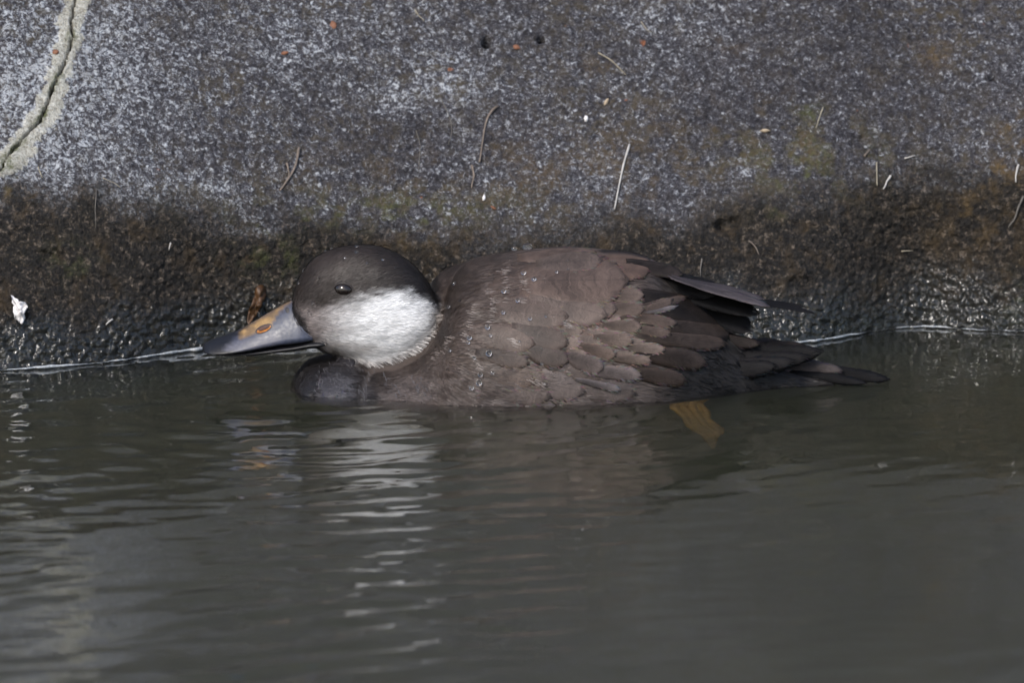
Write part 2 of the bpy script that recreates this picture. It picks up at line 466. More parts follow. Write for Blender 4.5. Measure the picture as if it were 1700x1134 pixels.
agit = 0.16 + 0.84 * (1 - sstep(760, 980, WPXw)) * sstep(260, 470, WPXw) + 0.30 * (1 - sstep(100, 420, WPXw))
agit = agit * (1 - 0.35 * sstep(960, 1130, WPYw))
for i in range(46):
    lam = float(r2.uniform(0.020, 0.068))
    ang = float(r2.normal(R(126), R(20)))
    kx, ky = math.cos(ang) * 2 * math.pi / lam, math.sin(ang) * 2 * math.pi / lam
    slope = 0.0135 * (0.75 + 0.25 * lam / 0.05)
    zw += slope / (2 * math.pi / lam) * np.cos(kx * CX + ky * CY + r2.uniform(0, 6.28))
for i in range(26):
    lam = float(r2.uniform(0.011, 0.026))
    ang = float(r2.normal(R(122), R(24)))
    kx, ky = math.cos(ang) * 2 * math.pi / lam, math.sin(ang) * 2 * math.pi / lam
    zw += 0.0100 / (2 * math.pi / lam) * np.cos(kx * CX + ky * CY + r2.uniform(0, 6.28)) * (0.4 + 0.6 * sstep(-.2, .4, fbm(CX * 12, CY * 5, 58, 2)))
zw *= agit
mod = 0.55 + 0.75 * sstep(-.3, .4, fbm(CX * 7, CY * 3.5, 51, 2))
zw *= mod
# rings pushed out by the breast
rr = np.hypot(CX - X(560), (CY + 0.02))
zw += 0.00028 * np.sin(2 * math.pi * rr / 0.034) * np.exp(-rr / 0.35) * sstep(0.05, 0.09, rr)
zw += 0.0009 * np.cos(CX * 9 + CY * 6.5) + 0.0007 * np.cos(CX * 4 - CY * 11 + 1)
zw *= fade * sstep(0.0, 0.05, TT + 0.008)
zw += 0.0030 * np.exp(-np.maximum(TT, 0) / 0.0019) * (0.65 + 0.5 * fbm(CX * 60, CX * 0, 52, 3)) * (TT < 0.05)
Vt = np.stack([CX, CY, zw], -1)
nr, nc = CX.shape
Ft = grid_faces(nr, nc)[:, ::-1]
# orientation: rows go toward the camera, so faces wind upward after the flip
Vb = np.array([(-60, CY[0].max(), -0.92), (60, CY[0].max(), -0.92), (60, CY[-1].min(), -0.92), (-60, CY[-1].min(), -0.92)])
me = bpy.data.meshes.new('water')
top = Vt.reshape(-1, 3); nT = len(top)
ii = np.arange(nT).reshape(nr, nc)
rim = list(ii[0, :]) + list(ii[1:, -1]) + list(ii[-1, -2::-1]) + list(ii[-2:0:-1, 0])
low = top[rim].copy(); low[:, 2] = -0.92
allv = np.vstack([top, low])
lw = np.arange(nT, nT + len(rim)); rimA = np.array(rim)
side = np.stack([rimA, np.roll(rimA, -1), np.roll(lw, -1), lw], -1)
faces = np.vstack([Ft, side])
water = mesh_np('water', allv, faces, MAT_WATER)
bm = bmesh.new(); bm.from_mesh(water.data); bm.verts.ensure_lookup_table()
bm.faces.new([bm.verts[int(i)] for i in lw])
bmesh.ops.recalc_face_normals(bm, faces=bm.faces)
bm.to_mesh(water.data); bm.free()
tag(water, kind='structure')

# thin scum line where water meets concrete
MAT_FOAM = plain('foam_scum', (0.36, 0.38, 0.40), .35, .35, 500, .4)
fx = np.arange(-0.70, 0.70, 0.0012)
for_y = np.interp(fx, wx, YWD) * .6 + np.interp(fx, wx, YWS) * .4
rn = fbm(fx * 55, fx * 0 + 3, 55, 4); rb = fbm(fx * 11, fx * 0 + 8, 56, 2)
frad = np.clip(0.00055 + 0.0013 * rn + 0.0007 * rb, 0.00005, 0.0020)
nf = 7; Vq = []
for k in range(nf):
    q = 2 * math.pi * k / nf
    Vq.append(np.stack([fx, for_y - .0010 + frad * 1.2 * np.cos(q) + .0006 * fbm(fx * 140, fx * 0, 57, 2), .0016 + frad * np.sin(q) + .0005 * rn], -1))
Vq = np.array(Vq).transpose(1, 0, 2).reshape(-1, 3)
Fq = [(a * nf + b, a * nf + (b + 1) % nf, (a + 1) * nf + (b + 1) % nf, (a + 1) * nf + b) for a in range(len(fx) - 1) for b in range(nf)]
tag(mesh_np('foam', Vq, Fq, MAT_FOAM), 'thin white foam line where the water meets the wall', 'foam', kind='stuff')

# ------------------------------------------------------------------ duck: body
duck = empty('duck', (0, 0, 0))
tag(duck, 'brown duck with white cheek and dark cap swimming beside the concrete wall', 'duck')
def loft(secs, n=40, ex=2.0, yc=0.0, wide=0.45):
    """secs: (x, ztop, zbot, halfwidth) -> closed tube"""
    secs = np.array(secs, float)
    xs = np.linspace(0, 1, len(secs)); fine = np.linspace(0, 1, len(secs) * 4)
    s = np.stack([np.interp(fine, xs, secs[:, i]) for i in range(4)], -1)
    for _ in range(2):
        s[1:-1] = 0.25 * s[:-2] + 0.5 * s[1:-1] + 0.25 * s[2:]
    V = []
    th = np.linspace(0, 2 * math.pi, n, endpoint=False)
    c, si = np.cos(th), np.sin(th)
    cc = np.sign(c) * np.abs(c) ** (2 / ex); ss_ = np.sign(si) * np.abs(si) ** (2 / ex)
    for x, zt, zb, hw in s:
        zc = zb + (zt - zb) * wide
        z = np.where(ss_ > 0, zc + (zt - zc) * ss_, zc + (zc - zb) * ss_)
        V.append(np.stack([np.full(n, x), yc + hw * cc, z], -1))
    V = np.array(V); m = len(V)
    F = []
    for a in range(m - 1):
        for b in range(n):
            F.append((a * n + b, a * n + (b + 1) % n, (a + 1) * n + (b + 1) % n, (a + 1) * n + b))
    V = V.reshape(-1, 3)
    return V, F, [list(range(n))[::-1], list(range((m - 1) * n, m * n))]
HEADY = -0.012
body_secs = [(X(488), Z(640), -.012, .030), (X(496), Z(618), -.022, .050), (X(515), Z(600), -.034, .064), (X(560), Z(592), -.045, .074),
             (X(610), Z(602), -.052, .081), (X(655), Z(596), -.056, .087), (X(700), Z(572), -.058, .091), (X(728), Z(528), -.06, .094),
             (X(744), Z(474), -.06, .096), (X(760), Z(449), -.06, .098), (X(790), Z(433), -.06, .100), (X(840), Z(424), -.06, .101), (X(900), Z(416), -.058, .101),
             (X(960), Z(414), -.055, .098), (X(1030), Z(421), -.05, .092), (X(1080), Z(434), -.045, .086), (X(1120), Z(462), -.04, .078),
             (X(1170), Z(508), -.034, .060), (X(1220), Z(562), -.026, .040), (X(1270), Z(600), -.016, .022), (X(1330), Z(614), -.008, .012), (X(1385), Z(626), -.002, .007)]
head_secs = [(X(486), Z(495), Z(530), .006), (X(492), Z(468), Z(548), .0115), (X(505), Z(443), Z(562), .0163), (X(525), Z(421), Z(573), .0212),
             (X(555), Z(408), Z(586), .0258), (X(590), Z(402), Z(596), .0278), (X(625), Z(403), Z(604), .0288), (X(660), Z(416), Z(600), .0285), (X(688), Z(436), Z(584), .0265),
             (X(710), Z(464), Z(564), .0225), (X(722), Z(488), Z(544), .0175), (X(730), Z(505), Z(528), .010)]
neck_secs = [(X(560), Z(565), Z(640), .016), (X(600), Z(555), Z(650), .024), (X(650), Z(520), Z(650), .026), (X(700), Z(510), Z(640), .026), (X(760), Z(500), Z(640), .03)]
hump_secs = [(X(702), Z(505, .025), 0, .018), (X(713), Z(474, .025), 0, .034), (X(726), Z(459, .025), 0, .044), (X(745), Z(447, .025), 0, .052), (X(790), Z(433, .025), 0, .056), (X(840), Z(428, .025), 0, .045)]
bmj = bmesh.new()
for V, F, caps in (loft(hump_secs, 40, 2.1, 0.025, 0.4), loft(body_secs, 56, 2.25, 0.0, 0.42), loft(head_secs, 40, 2.15, HEADY, 0.5), loft(neck_secs, 32, 2.0, HEADY * .5, 0.5)):
    vs_ = [bmj.verts.new(v) for v in V]
    for f in F: bmj.faces.new([vs_[i] for i in f])
    for c in caps: bmj.faces.new([vs_[i] for i in c])
bmesh.ops.recalc_face_normals(bmj, faces=bmj.faces)
tmp = bpy.data.meshes.new('tmp'); bmj.to_mesh(tmp); bmj.free()
to = bpy.data.objects.new('tmp', tmp); col.objects.link(to)
md = to.modifiers.new('r', 'REMESH'); md.mode = 'VOXEL'; md.voxel_size = 0.0019; md.adaptivity = 0
md = to.modifiers.new('s', 'SMOOTH'); md.factor = 0.5; md.iterations = 7
dg = bpy.context.evaluated_depsgraph_get()
ev = to.evaluated_get(dg).to_mesh()
BV = np.empty(len(ev.vertices) * 3, np.float32); ev.vertices.foreach_get('co', BV); BV = BV.reshape(-1, 3).astype(float)
BN = np.empty(len(ev.vertices) * 3, np.float32); ev.vertices.foreach_get('normal', BN); BN = BN.reshape(-1, 3).astype(float)
nq = len(ev.polygons)
BF = [tuple(p.vertices) for p in ev.polygons]
to.evaluated_get(dg).to_mesh_clear()
bpy.data.objects.remove(to); bpy.data.meshes.remove(tmp)
# folds of plumage: pressed in along lines seen on the near side (mirrored to the far side)
def side_px(V):
    W = V.copy(); W[:, 1] = HEADY * 0 - np.abs(W[:, 1])
    return project(W)
bpx, bpy_ = side_px(BV)
CHEEK = [(546, 583), (580, 592), (612, 604), (652, 596), (690, 578), (716, 552), (730, 512)]
fold = polydist(bpx - 3, bpy_ - 4, CHEEK)
BV -= BN * (0.0022 * np.exp(-(fold / 7.0) ** 2))[:, None]
NOTCH = [(604, 608), (594, 632), (588, 660), (586, 690)]
fold2 = polydist(bpx, bpy_, NOTCH)
BV -= BN * (0.0016 * np.exp(-(fold2 / 9.0) ** 2))[:, None]
ROLL = [(640, 640), (690, 610), (735, 575), (765, 520), (790, 480)]
fold3 = polydist(bpx, bpy_, ROLL)
BV -= BN * (0.0014 * np.exp(-(fold3 / 16.0) ** 2))[:, None]
BV += BN * (0.0009 * fbm(BV[:, 0] * 45, BV[:, 2] * 60, 61, 3) * (bpx > 600) * (bpy_ > 560 - 0 * bpx))[:, None]

HEADPOLY = [(483, 500), (487, 478), (500, 440), (530, 412), (570, 398), (625, 396), (662, 408), (698, 436), (720, 470), (732, 510), (716, 552), (690, 578), (652, 596), (612, 604), (580, 592), (546, 583), (525, 572), (508, 560), (500, 530)]
def plumage(px, py, y, seed=70):
    n1 = fbm(px / 26, py / 14, seed, 4); n2 = fbm(px / 9, py / 5, seed + 5, 3)
    brown = np.array([0.079, 0.059, 0.050]); dark = np.array([0.027, 0.0205, 0.018]); white = np.array([0.78, 0.78, 0.79])
    c = np.ones((len(px), 3)) * brown
    c *= (1 + 0.38 * n1 + 0.2 * n2)[:, None]
    # darker roll behind the cheek
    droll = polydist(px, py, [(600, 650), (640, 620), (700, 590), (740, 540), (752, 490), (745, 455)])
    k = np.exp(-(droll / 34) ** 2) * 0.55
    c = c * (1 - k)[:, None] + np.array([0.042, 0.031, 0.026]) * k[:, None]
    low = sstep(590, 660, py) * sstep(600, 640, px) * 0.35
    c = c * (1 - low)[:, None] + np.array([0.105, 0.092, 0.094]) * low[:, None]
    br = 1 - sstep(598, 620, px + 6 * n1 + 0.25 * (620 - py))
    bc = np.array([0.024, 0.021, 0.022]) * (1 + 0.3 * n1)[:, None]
    gleam = np.exp(-(((px - 555) / 26) ** 2 + ((py - 645) / 26) ** 2))[:, None]  # bluish gleam on the breast, painted into the colour
    bc = bc + gleam * np.array([0.075, 0.075, 0.085])
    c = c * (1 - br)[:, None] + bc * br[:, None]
    rear_dark = sstep(1040, 1140, px)  # dark tail, with the shaded gap under the primaries put into the colour
    c = c * (1 - rear_dark)[:, None] + np.array([0.016, 0.0135, 0.013]) * rear_dark[:, None]
    fold_shade = np.clip(np.exp(-(polydist(px, py, CHEEK) / 15) ** 2) + 0.8 * np.exp(-(polydist(px, py, NOTCH) / 11) ** 2), 0, 1) * .8  # shade in the cheek and notch folds, painted as darker plumage
    c = c * (1 - fold_shade)[:, None] + np.array([0.027, 0.020, 0.0175]) * fold_shade[:, None]
    # head
    hd = 1 - sstep(-3, 3, sdf(px, py, HEADPOLY))
    cap = dark * (1 + 0.25 * n1 + 0.15 * n2)[:, None]
    cap = cap + np.exp(-(((px - 545) / 40) ** 2 + ((py - 440) / 30) ** 2))[:, None] * np.array([0.012, 0.009, 0.008])
    cap = cap * (1 - .4 * sstep(600, 700, px))[:, None]
    line = np.interp(px, [480, 500, 530, 560, 590, 625, 660, 690, 715, 735], [510, 508, 512, 508, 500, 489, 489, 497, 506, 520])
    wm = sstep(-15, 17, py - line + 9 * n1 + 8 * n2)
    front = sstep(505, 615, px + 0.25 * (py - 540) + 14 * n1)
    wc = np.array([0.20, 0.17, 0.165]) * (1 - front)[:, None] + white * front[:, None]
    wc = wc * (1 + 0.16 * n2 + 0.08 * n1)[:, None]
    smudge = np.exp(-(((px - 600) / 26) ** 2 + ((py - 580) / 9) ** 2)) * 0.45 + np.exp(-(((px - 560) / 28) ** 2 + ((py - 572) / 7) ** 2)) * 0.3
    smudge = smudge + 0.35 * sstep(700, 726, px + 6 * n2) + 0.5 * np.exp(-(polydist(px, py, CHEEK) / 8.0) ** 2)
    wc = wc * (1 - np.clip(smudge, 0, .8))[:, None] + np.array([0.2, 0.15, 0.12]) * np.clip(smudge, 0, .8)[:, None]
    hc = cap * (1 - wm)[:, None] + wc * wm[:, None]
    return c * (1 - hd)[:, None] + hc * hd[:, None], hd
bpx, bpy_ = side_px(BV)
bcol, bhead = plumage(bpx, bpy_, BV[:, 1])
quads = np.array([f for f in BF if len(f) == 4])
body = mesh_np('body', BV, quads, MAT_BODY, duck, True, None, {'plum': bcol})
BVH = BVHTree.FromPolygons([Vector(v) for v in BV], [tuple(int(i) for i in q) for q in quads])

def hit(px, py):
    d = ray(px, py)
    loc, nor, i, dist = BVH.ray_cast(Vector(CAM), Vector(d))
    if loc is None:
        loc, nor, i, dist = BVH.find_nearest(Vector(at_y(px, py, -0.01)))
    return np.array(loc), np.array(nor)

# ------------------------------------------------------------------ short down (too fine to count)
def down(name, count, test, lmin, lmax, wid, seed, flow, relief):
    r = np.random.default_rng(seed)
    tri = quads
    a, b, c, d = (BV[tri[:, k]] for k in range(4))
    area = np.linalg.norm(np.cross(b - a, c - a), axis=1)
    cen = (a + b + c + d) / 4
    cpx, cpy = side_px(cen)
    wgt = area * test(cpx, cpy, cen)
    fi = r.choice(len(tri), count, p=wgt / wgt.sum())
    u, v = r.random(count)[:, None], r.random(count)[:, None]
    P = (a[fi] * (1 - u) + b[fi] * u) * (1 - v) + (d[fi] * (1 - u) + c[fi] * u) * v
    N = BN[tri[fi, 0]]
    ppx, ppy = side_px(P)
    F = flow(ppx, ppy, P)
    F = F + r.normal(0, 0.14, F.shape)
    F -= N * (F * N).sum(1)[:, None]
    F /= np.maximum(np.linalg.norm(F, axis=1), 1e-6)[:, None]
    T = np.cross(N, F)
    L = r.uniform(lmin, lmax, count)[:, None]; W = wid * r.uniform(0.6, 1.3, count)[:, None]
    lift = r.uniform(0.05, 0.16, count)[:, None] * L
    v0 = P - T * W / 2 - N * 0.0002; v1 = P + T * W / 2 - N * 0.0002
    m0 = P + F * L * .6 + N * (lift * .8) - T * W * .4; m1 = P + F * L * .6 + N * (lift * .8) + T * W * .4
    tip = P + F * L + N * lift * .6
    V = np.stack([v0, v1, m1, m0, tip], 1).reshape(-1, 3)
    k = np.arange(count)[:, None] * 5
    Fa = np.vstack([k + np.array([0, 2, 1]), k + np.array([0, 3, 2]), k + np.array([3, 4, 2])])
    tuft = np.stack([fbm(ppx / 17 + 31 * q, ppy / 9 - 17 * q, seed + 20 + q, 3) for q in range(3)], -1)
    N = N + relief * tuft + r.normal(0, 0.06, N.shape); N /= np.linalg.norm(N, axis=1)[:, None]
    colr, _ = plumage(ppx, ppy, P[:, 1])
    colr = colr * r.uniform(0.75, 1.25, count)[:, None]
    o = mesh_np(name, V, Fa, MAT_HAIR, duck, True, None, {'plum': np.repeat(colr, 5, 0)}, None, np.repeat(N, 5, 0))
    o['kind'] = 'stuff'
    return o
def flow_head(px, py, P):
    c = np.array([X(470), 0, Z(525)])
    F = P - c; F[:, 1] *= .6
    return F / np.linalg.norm(F, axis=1)[:, None]
def flow_body(px, py, P):
    k = 1 - sstep(620, 860, px)
    return np.stack([np.ones(len(px)), -0.25 * k * np.sign(P[:, 1] + 1e-9) * 0, -0.12 - 0.75 * k * sstep(520, 640, py)], -1)
vis = lambda P: (P[:, 2] > -0.004) & (P[:, 1] < 0.045)
down('head_down', 26000, lambda x, y, P: (sdf(x, y, HEADPOLY) < 1) * vis(P), .0030, .0062, .00042, 5, flow_head, 0.18)
down('body_down', 34000, lambda x, y, P: (sdf(x, y, HEADPOLY) > -2) * vis(P) * (0.22 + 1.2 * (1 - sstep(740, 900, x))), .0045, .0095, .00055, 6, flow_body, 0.75)

# ------------------------------------------------------------------ contour feathers
BROWN = (0.084, 0.062, 0.052); PALE = (0.158, 0.122, 0.104); WARM = (0.088, 0.057, 0.044); DARK = (0.022, 0.0175, 0.016)
BLACK = (0.008, 0.0075, 0.008); LAV = (0.062, 0.053, 0.057); GREY = (0.125, 0.108, 0.108)
BARBS = []
SOFT = {'flank_feather': 0.15, 'mantle_feather': 0.15, 'scapular_feather': 0.3, 'breast_feather': 0.1, 'covert_feather': 0.6}
def feather(name, root, tip, W, c, bend=0.0, lift=(0.0005, 0.0018), free=None, camber=0.00025, blunt=2.0, nu=9, nv=5, fray=0.10, tilt=0.0, sh=0.55):
    root = np.array(root, float); tip = np.array(tip, float)
    ax = tip - root; L = np.hypot(*ax); ax /= L; nm = np.array([-ax[1], ax[0]])
    V = np.zeros((nu, nv, 3)); UVc = np.zeros((nu, nv, 2))
    for i in range(nu):
        u = i / (nu - 1); u2 = u ** 0.85
        f = (0.5 + 0.5 * math.sin(min(u2 / sh, 1) * math.pi / 2))
        if u2 > sh: f *= max(0.0, 1 - ((u2 - sh) / (1 - sh)) ** (blunt)) ** 0.5 if i < nu - 1 else 0.10
        mid = root + ax * L * u2 + nm * bend * L * math.sin(math.pi * u2 * .5) ** 2
        for j in range(nv):
            v = j / (nv - 1) * 2 - 1
            jit = 1 + fray * random.uniform(-1, 1) * (abs(v) > .9)
            p = mid + nm * v * W * 0.5 * f * jit + ax * (-abs(v) ** 2 * W * 0.10 * (1 if u < .9 else .4))
            UVc[i, j] = (u, v * .5 + .5)
            if free is None:
                P, N = hit(p[0], p[1])
                off = lift[0] + (lift[1] - lift[0]) * u2 + camber * (1 - v * v) - 0.0004 * (abs(v) > .9)
                V[i, j] = P + N * off
            else:
                V[i, j] = at_y(p[0], p[1], free[0] + (free[1] - free[0]) * u2 + v * tilt - camber * (1 - v * v))
    o = mesh_np(name, V.reshape(-1, 3), grid_faces(nu, nv), MAT_FEATHER, duck, True, None, None, UVc.reshape(-1, 2))
    k = random.uniform(0.92, 1.08) if name in SOFT else random.uniform(0.84, 1.16)
    # loose barbs along the margin
    nb = int(10 + W * (0.9 if free is None else .35))
    for _ in range(nb):
        uu = random.uniform(.55, .97) * (nu - 1); i = min(int(uu), nu - 2); fu = uu - i
        sgn = random.choice((0, nv - 1)); j2 = 1 if sgn == 0 else nv - 2
        e0 = V[i, sgn] * (1 - fu) + V[i + 1, sgn] * fu; e1 = V[i, j2] * (1 - fu) + V[i + 1, j2] * fu
        q = random.uniform(0, 1); p0 = e0 * (1 - q * .6) + e1 * q * .6
        if uu > .86 * (nu - 1): p0 = e0 * q + e1 * (1 - q)
        axis = V[min(i + 2, nu - 1), nv // 2] - V[i, nv // 2]; axis /= max(np.linalg.norm(axis), 1e-6)
        out = e0 - e1; out /= max(np.linalg.norm(out), 1e-6)
        BARBS.append((p0, axis + out * random.uniform(.05, .55), random.uniform(.0014, .0038), [x * k * random.uniform(.8, 1.75) for x in c]))
    o.color = (c[0] * k, c[1] * k, c[2] * k, SOFT.get(name, 1.0))
    sol = o.modifiers.new('thickness', 'SOLIDIFY'); sol.thickness = 0.00025; sol.offset = -1
    return o
def rows(name, poly, sx, sy, L, W, ang, cfun, jit=0.25, **kw):
    xs = [p[0] for p in poly]; ys = [p[1] for p in poly]
    y = min(ys); r = 0
    while y < max(ys):
        x = min(xs) + (r % 2) * sx / 2
        while x < max(xs):
            qx = x + random.uniform(-jit, jit) * sx; qy = y + random.uniform(-jit, jit) * sy
            if inside(np.array([qx]), np.array([qy]), poly)[0]:
                a = R(ang(qx, qy) + random.uniform(-7, 7)); l = L * random.uniform(.85, 1.2)
                feather(name, (qx, qy), (qx + l * math.cos(a), qy + l * math.sin(a)), W * random.uniform(.85, 1.2), cfun(qx, qy), random.uniform(-.04, .04), **kw)
            x += sx
        y += sy; r += 1
def lerp(a, b, t): return tuple(x + (y - x) * t for x, y in zip(a, b))
for r_, t_, W_, c_ in [((572, 596), (548, 668), 62, (.034, .032, .037)), ((528, 596), (514, 668), 34, (.016, .015, .017))]:
    feather('breast_feather', r_, t_, W_, c_, .08, lift=(0.0, 0.0012))
# flank
rows('flank_feather', [(660, 640), (710, 600), (770, 580), (820, 560), (900, 565), (960, 585), (1010, 600), (1010, 640), (960, 652), (860, 662), (640, 662)], 74, 34, 120, 66,
     lambda x, y: float(np.interp(x, [620, 760, 900, 1000], [42, 24, 12, 8])), lambda x, y: lerp(BROWN, GREY, float(np.clip((y - 590) / 70, 0, 1)) * .8), lift=(0.0000, 0.0006))
# mantle and small scapulars
rows('mantle_feather', [(800, 440), (830, 430), (900, 420), (960, 420), (950, 470), (930, 530), (880, 560), (820, 545), (800, 520)], 62, 32, 100, 62,
     lambda x, y: float(np.interp(y, [420, 480, 560], [-4, 4, 16])), lambda x, y: lerp(BROWN, WARM, random.random() * .6), lift=(0.0001, 0.0008))
# lesser and median coverts
rows('covert_feather', [(925, 535), (1000, 520), (1040, 520), (1050, 560), (1020, 590), (960, 595), (915, 575)], 25, 15, 38, 24,
     lambda x, y: float(np.interp(y, [520, 600], [2, 14])), lambda x, y: lerp(BROWN, PALE, random.uniform(.3, .9)), lift=(0.0004, 0.0012))
# greater coverts and secondaries, drawn one by one: root, tip, width, colour, bend
for r_, t_, W_, c_, b_ in [
    ((1060, 488), (1240, 533), 44, DARK, -.03), ((1050, 500), (1228, 548), 42, DARK, -.04), ((1060, 535), (1217, 561), 34, lerp(DARK, BROWN, .35), -.03), ((1050, 555), (1203, 582), 36, lerp(DARK, BROWN, .55), -.05),
    ((1045, 580), (1170, 614), 40, lerp(DARK, BROWN, .3), -.06), ((1020, 612), (1138, 640), 34, lerp(DARK, BROWN, .35), -.05),
    ((1030, 530), (1112, 492), 26, BROWN, .1), ((1040, 515), (1138, 491), 18, lerp(DARK, BROWN, .6), .05), ((1040, 525), (1122, 507), 12, GREY, .05), ((1035, 525), (1122, 538), 24, BROWN, .02),
    ((1035, 545), (1112, 556), 22, BROWN, 0), ((1025, 575), (1102, 584), 25, PALE, -.02), ((1005, 592), (1080, 602), 22, lerp(BROWN, PALE, .5), -.02),
    ((965, 612), (1064, 628), 30, lerp(GREY, BROWN, .4), -.03), ((955, 630), (1030, 648), 16, GREY, 0),
    ((1000, 490), (1068, 492), 34, lerp(BROWN, PALE, .3), .02), ((1005, 510), (1068, 516), 32, lerp(BROWN, PALE, .25), .02), ((1000, 540), (1064, 545), 30, lerp(BROWN, PALE, .35), 0), ((985, 560), (1050, 566), 34, lerp(BROWN, PALE, .4), .03),
    ((960, 575), (1022, 590), 30, BROWN, .02), ((940, 590), (1002, 612), 40, lerp(BROWN, GREY, .4), .02)]:
    feather('wing_feather', r_, t_, W_ * .88, c_, b_, lift=(0.0006, 0.0019), blunt=2.2, camber=0.0008, sh=0.76, nu=11)
# large scapulars over the folded wing
for r_, t_, W_, c_, b_, lf in [
    ((905, 500), (1025, 512), 56, BROWN, .03, (.001, .0030)), ((880, 490), (1010, 520), 60, lerp(BROWN, PALE, .2), .05, (.001, .0034)),
    ((930, 432), (1086, 448), 60, WARM, -.02, (.001, .0036)), ((870, 468), (1043, 468), 92, lerp(BROWN, WARM, .4), .01, (.0014, .0046)),
    ((890, 440), (1000, 440), 40, BROWN, -.02, (.0016, .0048)), ((860, 428), (990, 425), 26, lerp(BROWN, WARM, .5), -.02, (.001, .003)), ((960, 421), (1092, 436), 16, lerp(BROWN, LAV, .5), .03, (.001, .003)),
    ((825, 515), (945, 525), 60, BROWN, .02, (.0006, .0024)), ((780, 550), (890, 570), 54, BROWN, .02, (.0004, .0018)),
    ((850, 545), (945, 570), 48, lerp(BROWN, DARK, .25), .02, (.0008, .0026)), ((870, 575), (945, 600), 42, lerp(BROWN, DARK, .45), .02, (.0008, .0026)), ((790, 585), (880, 602), 34, lerp(BROWN, DARK, .4), .02, (.0006, .0022))]:
    feather('scapular_feather', r_, t_, W_, c_, b_, lift=(lf[0] * .6, lf[1] * .55), blunt=2.6, nu=11, nv=7, camber=0.0005)
# wing tips standing clear of the body: tertial, primaries
for r_, t_, W_, c_, b_, fr in [
    ((1040, 436), (1134, 453), 24, DARK, .02, (-.028, -.022)), ((1050, 462), (1200, 474), 40, BLACK, .05, (-.03, -.02)), ((1115, 459), (1276, 517), 14, LAV, -.05, (-.034, -.030)), ((1110, 456), (1268, 505), 12, LAV, -.05, (-.026, -.018)),
    ((1085, 470), (1258, 530), 32, BLACK, -.05, (-.026, -.02)), ((1110, 480), (1246, 556), 46, BLACK, -.05, (-.02, -.012)), ((1180, 484), (1352, 525), 9, BLACK, -.03, (-.02, -.004)), ((1200, 490), (1338, 512), 6, BLACK, -.02, (-.014, 0.01)),
    ((1080, 456), (1200, 490), 22, BLACK, -.05, (.02, .03)), ((1090, 466), (1290, 520), 14, BLACK, -.05, (.03, .04))]:
    feather('primary_feather', r_, t_, W_, c_, b_, free=fr, blunt=2.6, nu=11, camber=.0012, tilt=-.006)
# tail, upper fan held low over the water and the wet lower rump
for r_, t_, W_, c_, b_, fr in [
    ((1130, 606), (1366, 571), 46, BLACK, .05, (-.02, -.008)), ((1120, 622), (1345, 580), 44, BLACK, .05, (-.026, -.018)), ((1140, 594), (1340, 569), 36, DARK, .03, (-.01, .006)), ((1150, 584), (1300, 566), 28, DARK, .02, (.0, .02)),
    ((1110, 632), (1320, 590), 40, BLACK, .04, (-.032, -.026)), ((1180, 562), (1262, 570), 24, DARK, .02, (-.02, -.016)), ((1150, 625), (1290, 602), 34, BLACK, .03, (-.034, -.03)),
    ((1230, 598), (1365, 622), 40, lerp(DARK, BROWN, .55), -.05, (-.006, .0)), ((1260, 600), (1400, 620), 26, lerp(DARK, GREY, .22), -.03, (-.008, -.002)), ((1240, 612), (1330, 628), 20, lerp(DARK, GREY, .4), -.03, (-.012, -.008)),
    ((1300, 612), (1478, 634), 26, BLACK, -.02, (-.004, .004)), ((1310, 618), (1440, 637), 18, BLACK, .0, (-.008, -.004)), ((1280, 606), (1420, 622), 20, DARK, -.03, (.0, .012))]:
    feather('tail_feather', r_, t_, W_, c_, b_, free=fr, blunt=1.8, nu=11, camber=.0012, tilt=-.0015)

def nearest_n(p):
    l_, n_, i_, d_ = BVH.find_nearest(Vector(p)); return np.array(n_)
# pale wisps where the body feathers end
for line in [[(836, 448), (843, 475), (838, 500)], [(868, 462), (874, 480), (866, 505)], [(812, 482), (822, 510), (812, 548)], [(788, 508), (782, 540), (768, 572)], [(905, 462), (915, 478)], [(752, 560), (738, 585), (720, 600)], [(850, 560), (858, 575)], [(780, 588), (792, 604), (800, 616)], [(930, 530), (945, 545)], [(880, 632), (905, 640)]]:
    for _ in range(34):
        t = random.uniform(0, len(line) - 1.001); i = int(t); f = t - i
        qx = line[i][0] * (1 - f) + line[i + 1][0] * f + random.gauss(0, 3.5); qy = line[i][1] * (1 - f) + line[i + 1][1] * f + random.gauss(0, 2)
        P, N = hit(qx, qy)
        a = R(float(np.interp(qy, [450, 640], [-2, 28])) + random.uniform(-10, 10))
        k = random.uniform(.8, 1.9)
        BARBS.append((P + N * .0012, np.array([math.cos(a), 0, -math.sin(a)]), random.uniform(.0016, .0036), (.14 * k, .118 * k, .108 * k)))
for line in [[(548, 606), (534, 630), (528, 656)], [(560, 620), (556, 640), (560, 660)], [(585, 600), (576, 630), (578, 660)], [(606, 618), (600, 640), (606, 662)], [(640, 628), (650, 645), (670, 660)], [(690, 625), (700, 645), (715, 660)]]:
    for _ in range(26):
        t = random.uniform(0, len(line) - 1.001); i = int(t); f = t - i
        P, N = hit(line[i][0] * (1 - f) + line[i + 1][0] * f + random.gauss(0, 6), line[i][1] * (1 - f) + line[i + 1][1] * f + random.gauss(0, 3))
        a = R(random.uniform(40, 100)); k = random.uniform(.5, 1.8)
        BARBS.append((P + N * .0010, np.array([math.cos(a), 0, -math.sin(a)]), random.uniform(.002, .0045), (.06 * k, .058 * k, .064 * k)))
nb = len(BARBS)
bp = np.array([b[0] for b in BARBS]); bd = np.array([b[1] for b in BARBS]); bl_ = np.array([b[2] for b in BARBS])[:, None]
bcl = np.array([b[3] for b in BARBS])
bd /= np.linalg.norm(bd, axis=1)[:, None]
vdir = np.array([0, -1.0, 0.25]); vdir /= np.linalg.norm(vdir)
